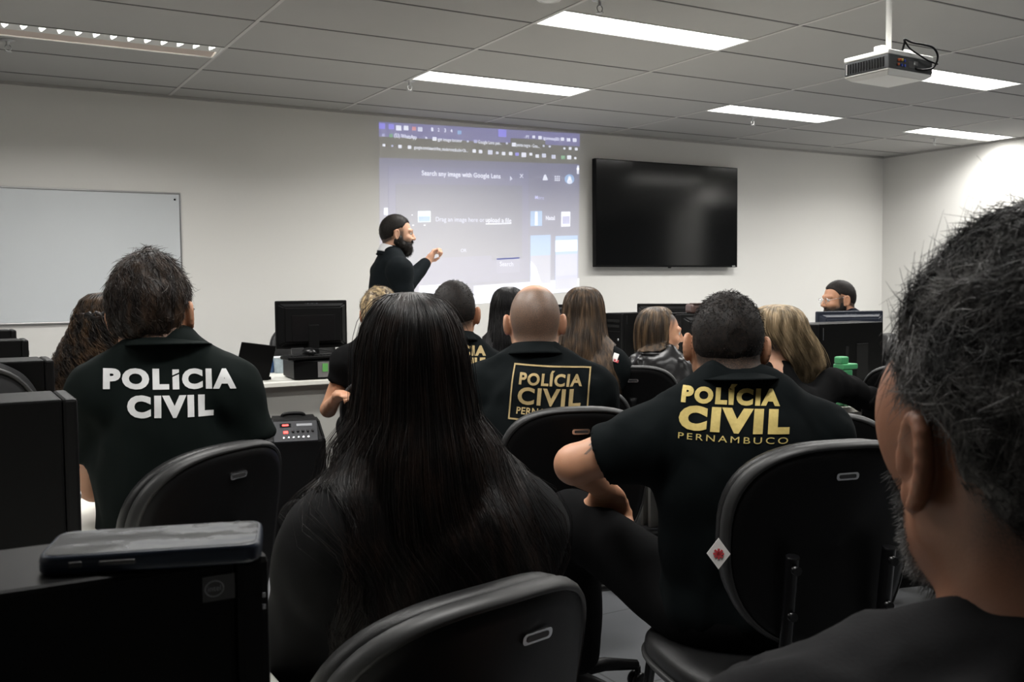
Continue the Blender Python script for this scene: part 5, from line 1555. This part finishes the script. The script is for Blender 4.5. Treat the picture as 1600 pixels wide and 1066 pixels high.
# --- bald man
m8 = person('bald man in black polo with framed gold POLICIA CIVIL badge on the back', (835, 445, 2.98), -30, -30, 4, 0, (0, .13), sh=.168, drop=.104, bulk=1.04, skin=SK_BALD, hs=.95, hunch=.045,
            stubble=crop_stubble(.0, -.050, .5, fade=.03, hi=.80, bare_top=lambda x, y, z: sstep(.096, .070, z + .25 * y)), hres=.004, cres=.010, fold=.005, seed=15)
logo_civil(m8, (860, 620, 2.85), .222, face(862) - 4, MT['gold_thread'], 'frame', -4)
chair_at(903, 632, 2.62, -22, 'black chair behind the bald man', 'star')
# --- laptop on the bald man's lap
lt = at(733, 592, 3.0)
t = thing('laptop', 'open laptop with a lit screen between the bald man and the man before him', 'laptop', (lt[0] + .10, lt[1] + .0, .70), math.radians(-26))
box('base', (0, -.09, .009), (.34, .22, .016), MT['black_case'], t, .003)
hl = lt[2] - .70
R_ = Matrix.Rotation(math.radians(-12), 3, 'X')
ld = box('lid', (0, .045, hl / 2 + .006), (.34, .008, hl), MT['black_case'], t, .003, R=R_)
box('screen', (0, .040, hl / 2 + .006), (.325, .002, hl - .025), mat('laptop_screen', (.1, .12, .2), .3, emit=((.42, .48, 1.0), .75)), t, R=R_)

# --- man with buzz cut in the middle
m6 = person('man with buzz cut in black polo, gold lettering half hidden by the long dark hair', (708, 440, 3.85), -27, -27, 2, 0, (0, .12), sh=.155, bulk=1.03, skin=SK_MID, hunch=.04, hs=1.05,
            stubble=crop_stubble(.022, -.048, .5, hi=.92, fade=.05), hres=.0042, cres=.010, fold=.005, seed=16)
hair_cap(m6, .0025, .024, -.012, .55, H_CROP, lump=.0005, up=.003, res=.004)
cap_strands(m6, 2500, .006, .0008, H_CROP, .8, None, .6, 6, 4)
logo_civil(m6, (718, 570, 3.7), .245, face(718), MT['gold_thread'], 'gold', -3)
chair_at(715, 645, 3.45, -24, 'black chair hidden behind the long dark hair, carrying the buzz cut man', 'star')

# --- woman with black hair between the two
w7 = person('woman with straight jet black hair, behind the bald man', (794, 452, 4.85), -28, -28, 0, 0, (0, .10), sh=.135, female=True, hs=.95, skin=SK_FAIR, top='tee', topmat=MT['cloth_black'],
            hres=.006, coarse=.016, cres=.012, collar=False, stubble=crop_stubble(.03, -.05), ears=False, seed=17)
LVS = [(-.012, 0, -.02, .003, .003, .003), (-.009, 0, -.02, .030, .035, .04), (.001, 0, -.02, .050, .055, .065), (.016, 0, -.02, .066, .066, .085), (.036, 0, -.02, .0765, .068, .098), (.07, 0, -.022, .085, .045, .107), (.11, 0, -.026, .089, .022, .108), (.155, 0, -.03, .093, .02, .118), (.20, 0, -.04, .100, .02, .130), (.25, 0, -.05, .105, .03, .138), (.30, 0, -.06, .105, .04, .138), (.36, 0, -.07, .09, .05, .13)]
long_hair(w7, LVS, 2600, .0011, H_JET, tree=w7.tree, segs=18, seed=23)

# --- woman with straight light brown hair
w9 = person('woman with long straight light brown hair and a small flag patch on her sleeve', (913, 452, 4.25), -38, -44, 2, 0, (0, .10), sh=.13, female=True, hs=.97, skin=SK_FAIR,  topmat=MT['cloth_polo'],
            hres=.005, coarse=.016, cres=.011, collar=False, stubble=crop_stubble(.03, -.05), ears=False, seed=18, sleeve=.7, arms={1: (('w', at(975, 600, 4.35)), ('w', at(985, 600, 4.6)))})
long_hair(w9, [(l[0], l[1], l[2], l[3] * 1.02, l[4], l[5]) for l in LVS[:-2]] + [(.30, 0, -.06, .105, .04, .138), (.40, 0, -.07, .095, .05, .13), (.45, 0, -.07, .07, .04, .11)], 3400, .0011, H_LIGHTBROWN, tree=w9.tree, segs=20, seed=24, lock=.016)
patch(w9, (961.5, 554, 4.3), .022, .034, MT['label_white'], 'sleeve_patch', tilt=-.35); patch(w9, (962.5, 559, 4.3), .022, .012, MT['red_print'], 'sleeve_patch', tilt=-.35)

# --- woman in the leather jacket
w10 = person('woman in shiny black leather jacket with brown shoulder length hair, face turned right', (1033, 483, 4.9), -62, -112, 6, 0, (.0, .12), sh=.15, female=True, hs=1.0, skin=SK_MID, top='leather', topmat=MT['leather_jacket'],
             hres=.0048, coarse=.016, cres=.0085, collar=False, stubble=crop_stubble(.03, -.05), seed=19, ears=False, sleeve=1.9, fold=.010, )
collar_mesh(w10, .056, .04, .034, MT['leather_jacket'], 'jacket_collar', base=-.01)
long_hair(w10, [(-.012, 0, -.02, .003, .003, .003), (-.009, 0, -.02, .030, .035, .04), (.001, 0, -.02, .050, .055, .065), (.016, 0, -.02, .066, .066, .085), (.036, 0, -.02, .0765, .062, .098), (.07, 0, -.022, .087, .070, .107), (.11, 0, -.026, .091, .062, .108), (.155, 0, -.03, .091, .060, .105), (.20, 0, -.03, .088, .045, .10), (.25, 0, -.02, .085, .06, .085), (.28, 0, -.01, .07, .06, .06)],
          2600, .0011, hair_mat('hair_dark_blonde', (.03, .02, .013), (.15, .095, .05), .4, 40, .1), tree=w10.tree, segs=18, seed=25, lock=.016)
chair_at(988, 569, 4.2, -34, 'black chair with a pale gleaming rim behind the leather jacket woman', 'star')

# --- blonde woman bending to the right
w12 = person('blonde woman in black bending forward, reaching over the right desk', (1218, 482, 3.5), -78, -62, 28, 18, (.0, .30), sh=.14, female=True, hs=.97, skin=SK_FAIR, top='tee', topmat=MT['cloth_black'],
             hres=.005, coarse=.016, cres=.010, collar=False, stubble=crop_stubble(.03, -.05), ears=False, seed=20, sleeve=1.9, hunch=.06, nk=(0, -.075, -.105),
             arms={1: (('w', at(1300, 600, 3.45)), ('w', at(1372, 628, 3.62))), -1: (('w', at(1290, 600, 3.95)), ('w', at(1350, 630, 3.9)))}, fold=.007)
long_hair(w12, [(-.014, 0, -.02, .003, .003, .003), (-.010, 0, -.02, .035, .035, .045), (.001, 0, -.02, .060, .055, .07), (.016, 0, -.02, .078, .066, .09), (.036, 0, -.02, .090, .07, .10), (.07, .0, -.015, .100, .07, .105), (.11, .01, .0, .106, .08, .10), (.155, .02, .02, .110, .09, .09), (.20, .03, .04, .105, .09, .07), (.24, .04, .06, .085, .07, .05), (.27, .045, .07, .06, .05, .04)],
          3200, .0011, H_BLONDE, segs=20, seed=26, frizz=.009, lock=.03, endvar=.5, tree=w12.tree)
chair_at(1284, 640, 2.86, -50, 'black chair right behind the blonde woman, its rounded top showing', 'star')

# --- streaked blonde head before the presenter
w5 = person('woman with streaked blonde pinned up hair, only her crown and bent elbow showing', (592, 454, 4.75), -18, -18, 4, 0, (0, .1), sh=.16, female=True, hs=.97, skin=SK_MID, hres=.006, coarse=.016, cres=.012, collar=False,
            stubble=crop_stubble(.03, -.05), seed=31, arms={-1: (('w', at(513, 640, 4.7)), ('w', at(528, 620, 4.45)))}, sleeve=.45, topmat=MT['cloth_black'])
hair_cap(w5, .016, .03, -.05, .5, H_STREAK, lump=.002, up=.004, res=.005)
cap_strands(w5, 4200, .028, .0011, H_STREAK, .0, lambda q: np.stack([-q[:, 0] * 3, -np.ones(len(q)), -.2 - 0 * q[:, 0]], 1), .12, 7, 6)

# --- seated man at the far right
m13 = person('bearded man with glasses sitting behind the blue black monitor, facing left', (1309, 439, 5.95), 60, 72, 6, 0, (0, .10), sh=.175, hs=.94, skin=SK_MID, hres=.004, coarse=.016, cres=.012,
             stubble=crop_stubble(.006, -.03, hi=.95, fade=.014, beard_=.9, fs=.66), seed=32, topmat=MT['cloth_navy'])
hair_cap(m13, .003, .004, -.004, .55, H_CROP, lump=.0006, up=.003, res=.0036, fs=.66, temple=1.6, taper=.008)
cap_strands(m13, 1500, .004, .0007, H_CROP, .5, None, .5, 6, 4)
beard(m13, .006, BEARD, chin=.006, strands=700, L=.008, res=.0045)
glasses(m13, MT['chrome'], .0014)
chair_at(1385, 520, 6.2, 60, 'black chair of the bearded man with glasses at the far right', 'star')

# --- the presenter
pr = person('standing bearded man in dark suit pointing at the projected picture', (621, 337, 6.4), -96, -108, 4, 0, (0, .05), sh=.19, hs=.99, skin=SK_FAIR, top='jacket', topmat=MT['cloth_suit'], stand=True, hem=.80, hunch=.02,
            arms={-1: (('w', at(636, 444, 6.60)), ('w', at(666, 411, 6.72))), 1: ((.04, .02, -.28), (-.02, .16, -.18))}, sleeve=1.93, armr=.84, hres=.0036, coarse=.014, cres=.009, collar=False,
            stubble=crop_stubble(.001, -.035, .55, hi=.96, fade=.016, beard_=.8, fs=.64), seed=33, nk=(0, -.045, -.125), fold=.0035,
            fingers={-1: (np.array((-.05, .55, .75)), np.array((.45, .5, -.5)), 1, 1.45), 1: (np.array((0, .5, -.8)), np.array((-1, 0, 0)), -1, .6)})
hair_cap(pr, .004, -.001, -.004, .62, H_CROP, lump=.0006, up=.005, res=.0034, temple=2.4, fs=.64, taper=.008)
cap_strands(pr, 2500, .005, .0007, H_CROP, .5, None, .5, 6, 4)
beard(pr, .016, BEARD, chin=.020, strands=1800, L=.012, res=.004)
collar_mesh(pr, .062, .042, .020, MT['white_shirt'], 'shirt_collar', base=.006, tilt=.055)
collar_mesh(pr, .074, .026, .014, MT['cloth_suit'], 'jacket_collar', base=-.016, tilt=.07)
def on_chest(x, z, o, lift):
    loc_, nr_, _, _ = o.tree.ray_cast(Vector((x, 1.0, z)), Vector((0, -1, 0)))
    return (loc_ + nr_ * lift) if loc_ is not None else Vector((x, .15, z))
V, T = [], []
zs = np.linspace(pr.nb[2] - .055, pr.nb[2] - .34, 16)
for i, z in enumerate(zs):
    w_ = .052 * (1 - i / 15.5) + .004
    for x in np.linspace(-w_, w_, 7): V.append(tuple(on_chest(x, z, pr, .003)))
for i in range(15):
    for k in range(6): T.append((i * 7 + k, i * 7 + k + 1, i * 7 + k + 8, i * 7 + k + 7))
link('shirt_front', np_mesh('shirt_front', np.array(V), np.array(T)), MT['white_shirt'], pr.t)
b = MB(); b.tube([tuple(on_chest(0, z, pr, .006)) for z in zs], [.012] + [.010 + .0012 * i for i in range(15)], 8); b.build('tie', MT['tie_black'], pr.t)

# --- the near man at the right edge
HPN = -22.6
hsN = 1.05
earw = at(1428, 722, .665)
cN = np.array((-.085, -.0145, -.010)) * hsN
aN = math.radians(HPN)
hN = earw - np.array((cN[0] * math.cos(aN) - cN[1] * math.sin(aN), cN[0] * math.sin(aN) + cN[1] * math.cos(aN), cN[2]))
m14 = person('near man with greying dark hair and beard at the right edge of the picture', (1500, 304, .66, tuple(hN)), -16, HPN, 0, 0, (0, .08), sh=.19, hs=hsN, bulk=1.02, skin=SK_NEAR, top='jacket', topmat=MT['cloth_jacket'],
             hres=.0023, cres=.0065, sleeve=1.92, fold=.007, fold_f=48, collar=False, hires=True, seed=34, nk=(0, -.04, -.135), drop=.065, neckr=.066,
             stubble=lambda x, y, z: np.maximum(sstep(.010, -.05, hair_region(x, y, z, .006, -.045, .60)) * .92, sstep(.012, .05, y) * sstep(-.022, -.06, z) * .85 * sstep(-.14, -.12, z)))
hair_cap(m14, .006, .008, -.012, .58, H_GREY, lump=.004, up=.018, res=.003, taper=.03)
cap_strands(m14, 34000, lambda q: .006 + .016 * sstep(-.03, .06, q[:, 2]), .00040, H_GREY, .16, lambda q: np.stack([.7 * np.sin(q[:, 1] * 70 + 20 * q[:, 2]) - .4, .8 * np.cos(q[:, 2] * 80 + 30 * q[:, 0]) - .2, -.55 + .7 * np.sin(q[:, 0] * 75)], 1), .22, 9, 8, bendy=.9, keep=lambda q: hair_region(*q.T) < -.008)
rg = np.random.default_rng(77)
qb = m14.q; sel = np.where((qb[:, 1] > .022) & (qb[:, 2] < -.03) & (qb[:, 2] > -.125) & (np.abs(qb[:, 0]) > .012))[0]
kk = rg.choice(sel, 1500); Nb = vnormals(m14.bodyV, m14.bodyQ)[kk]
dn = np.array((0, .2, -.8)) @ m14.R.T + Nb * .9 + rg.normal(size=(1500, 3)) * .5; dn /= np.linalg.norm(dn, axis=1, keepdims=True)
link('beard', strand_mesh('beard', m14.bodyV[kk][:, None] + dn[:, None] * np.linspace(0, 1, 4)[None, :, None] * .009 * rg.uniform(.4, 1.2, (1500, 1, 1)), np.full(1500, .0003)), H_GREY, m14.t)
collar_mesh(m14, .066, .022, .018, MT['cloth_navy'], 'shirt_collar', base=-.004)
collar_mesh(m14, .088, .030, .050, MT['cloth_jacket'], 'jacket_collar', base=-.040)
make_chair('black chair carrying the near man with greying hair, below the picture', 'star', (m14.root[0], m14.root[1] + .02, 0), math.radians(-16))
make_chair('black chair with castors showing on the floor at the right', 'star', (*atz(1400, 962, .02)[:2] + np.array((.27, .05)), 0), math.radians(-70))

f = Fld(); hp = [m14.loc(at(1150, 1100, .68)), m14.loc(at(1250, 1078, .62)), m14.nb + (-.09, -.075, -.055), m14.nb + (0, -.105, -.050), m14.nb + (.09, -.075, -.055), m14.nb + (.13, .0, -.06)]
for a_, b_ in zip(hp[:-1], hp[1:]): f.add(Cap(a_, b_, .018, .020), .02)
V, Q = f.mesh(.0055); V = folds(V, Q, .006, 55, 9); V = folds(V, Q, .002, 130, 10)
link('hood', np_mesh('hood', V, Q), MT['cloth_jacket'], m14.t)
# tattoo on the near forearm of the man with large gold lettering
tb_ = bvh_of(m11.bodyV, m11.bodyQ); org = m11.loc(at(922, 690, 2.1)); a = math.radians(face(922)) - m11.psi
parts = []
for k, (x0, y0, w_, h_) in enumerate(((-.012, .018, .010, .030), (.0, .006, .008, .034), (-.004, -.016, .006, .026), (.012, .020, .008, .016))):
    V, T = rect(x0 - w_ / 2, y0 - h_ / 2, x0 + w_ / 2, y0 + h_ / 2); V = V.copy(); V[:, 0] += .012 * np.sin(V[:, 1] * 90 + k); parts.append((V, T))
on_cloth(parts, tb_, org, (math.cos(a), math.sin(a), 0), (0, 0, 1), 'tattoo', mat('tattoo_ink', (.14, .085, .06), .5), m11.body, lift=.0006)
make_chair('black chair behind the front desk, its back rising left of the monitor', 'star', (*at(478, 540, 6.15)[:2], 0), math.radians(168), top=.06)

make_chair('black chair of the woman with straight light brown hair, hidden by the bald man', 'star', (w9.root[0], w9.root[1], 0), math.radians(-38), top=-.10)
make_chair('black chair of the woman with straight jet black hair, hidden by the bald man', 'star', (w7.root[0], w7.root[1], 0), math.radians(-28), top=-.10)
make_chair('black chair of the woman with streaked blonde hair, hidden by the long dark hair', 'star', (w5.root[0], w5.root[1], 0), math.radians(-18), top=-.10)
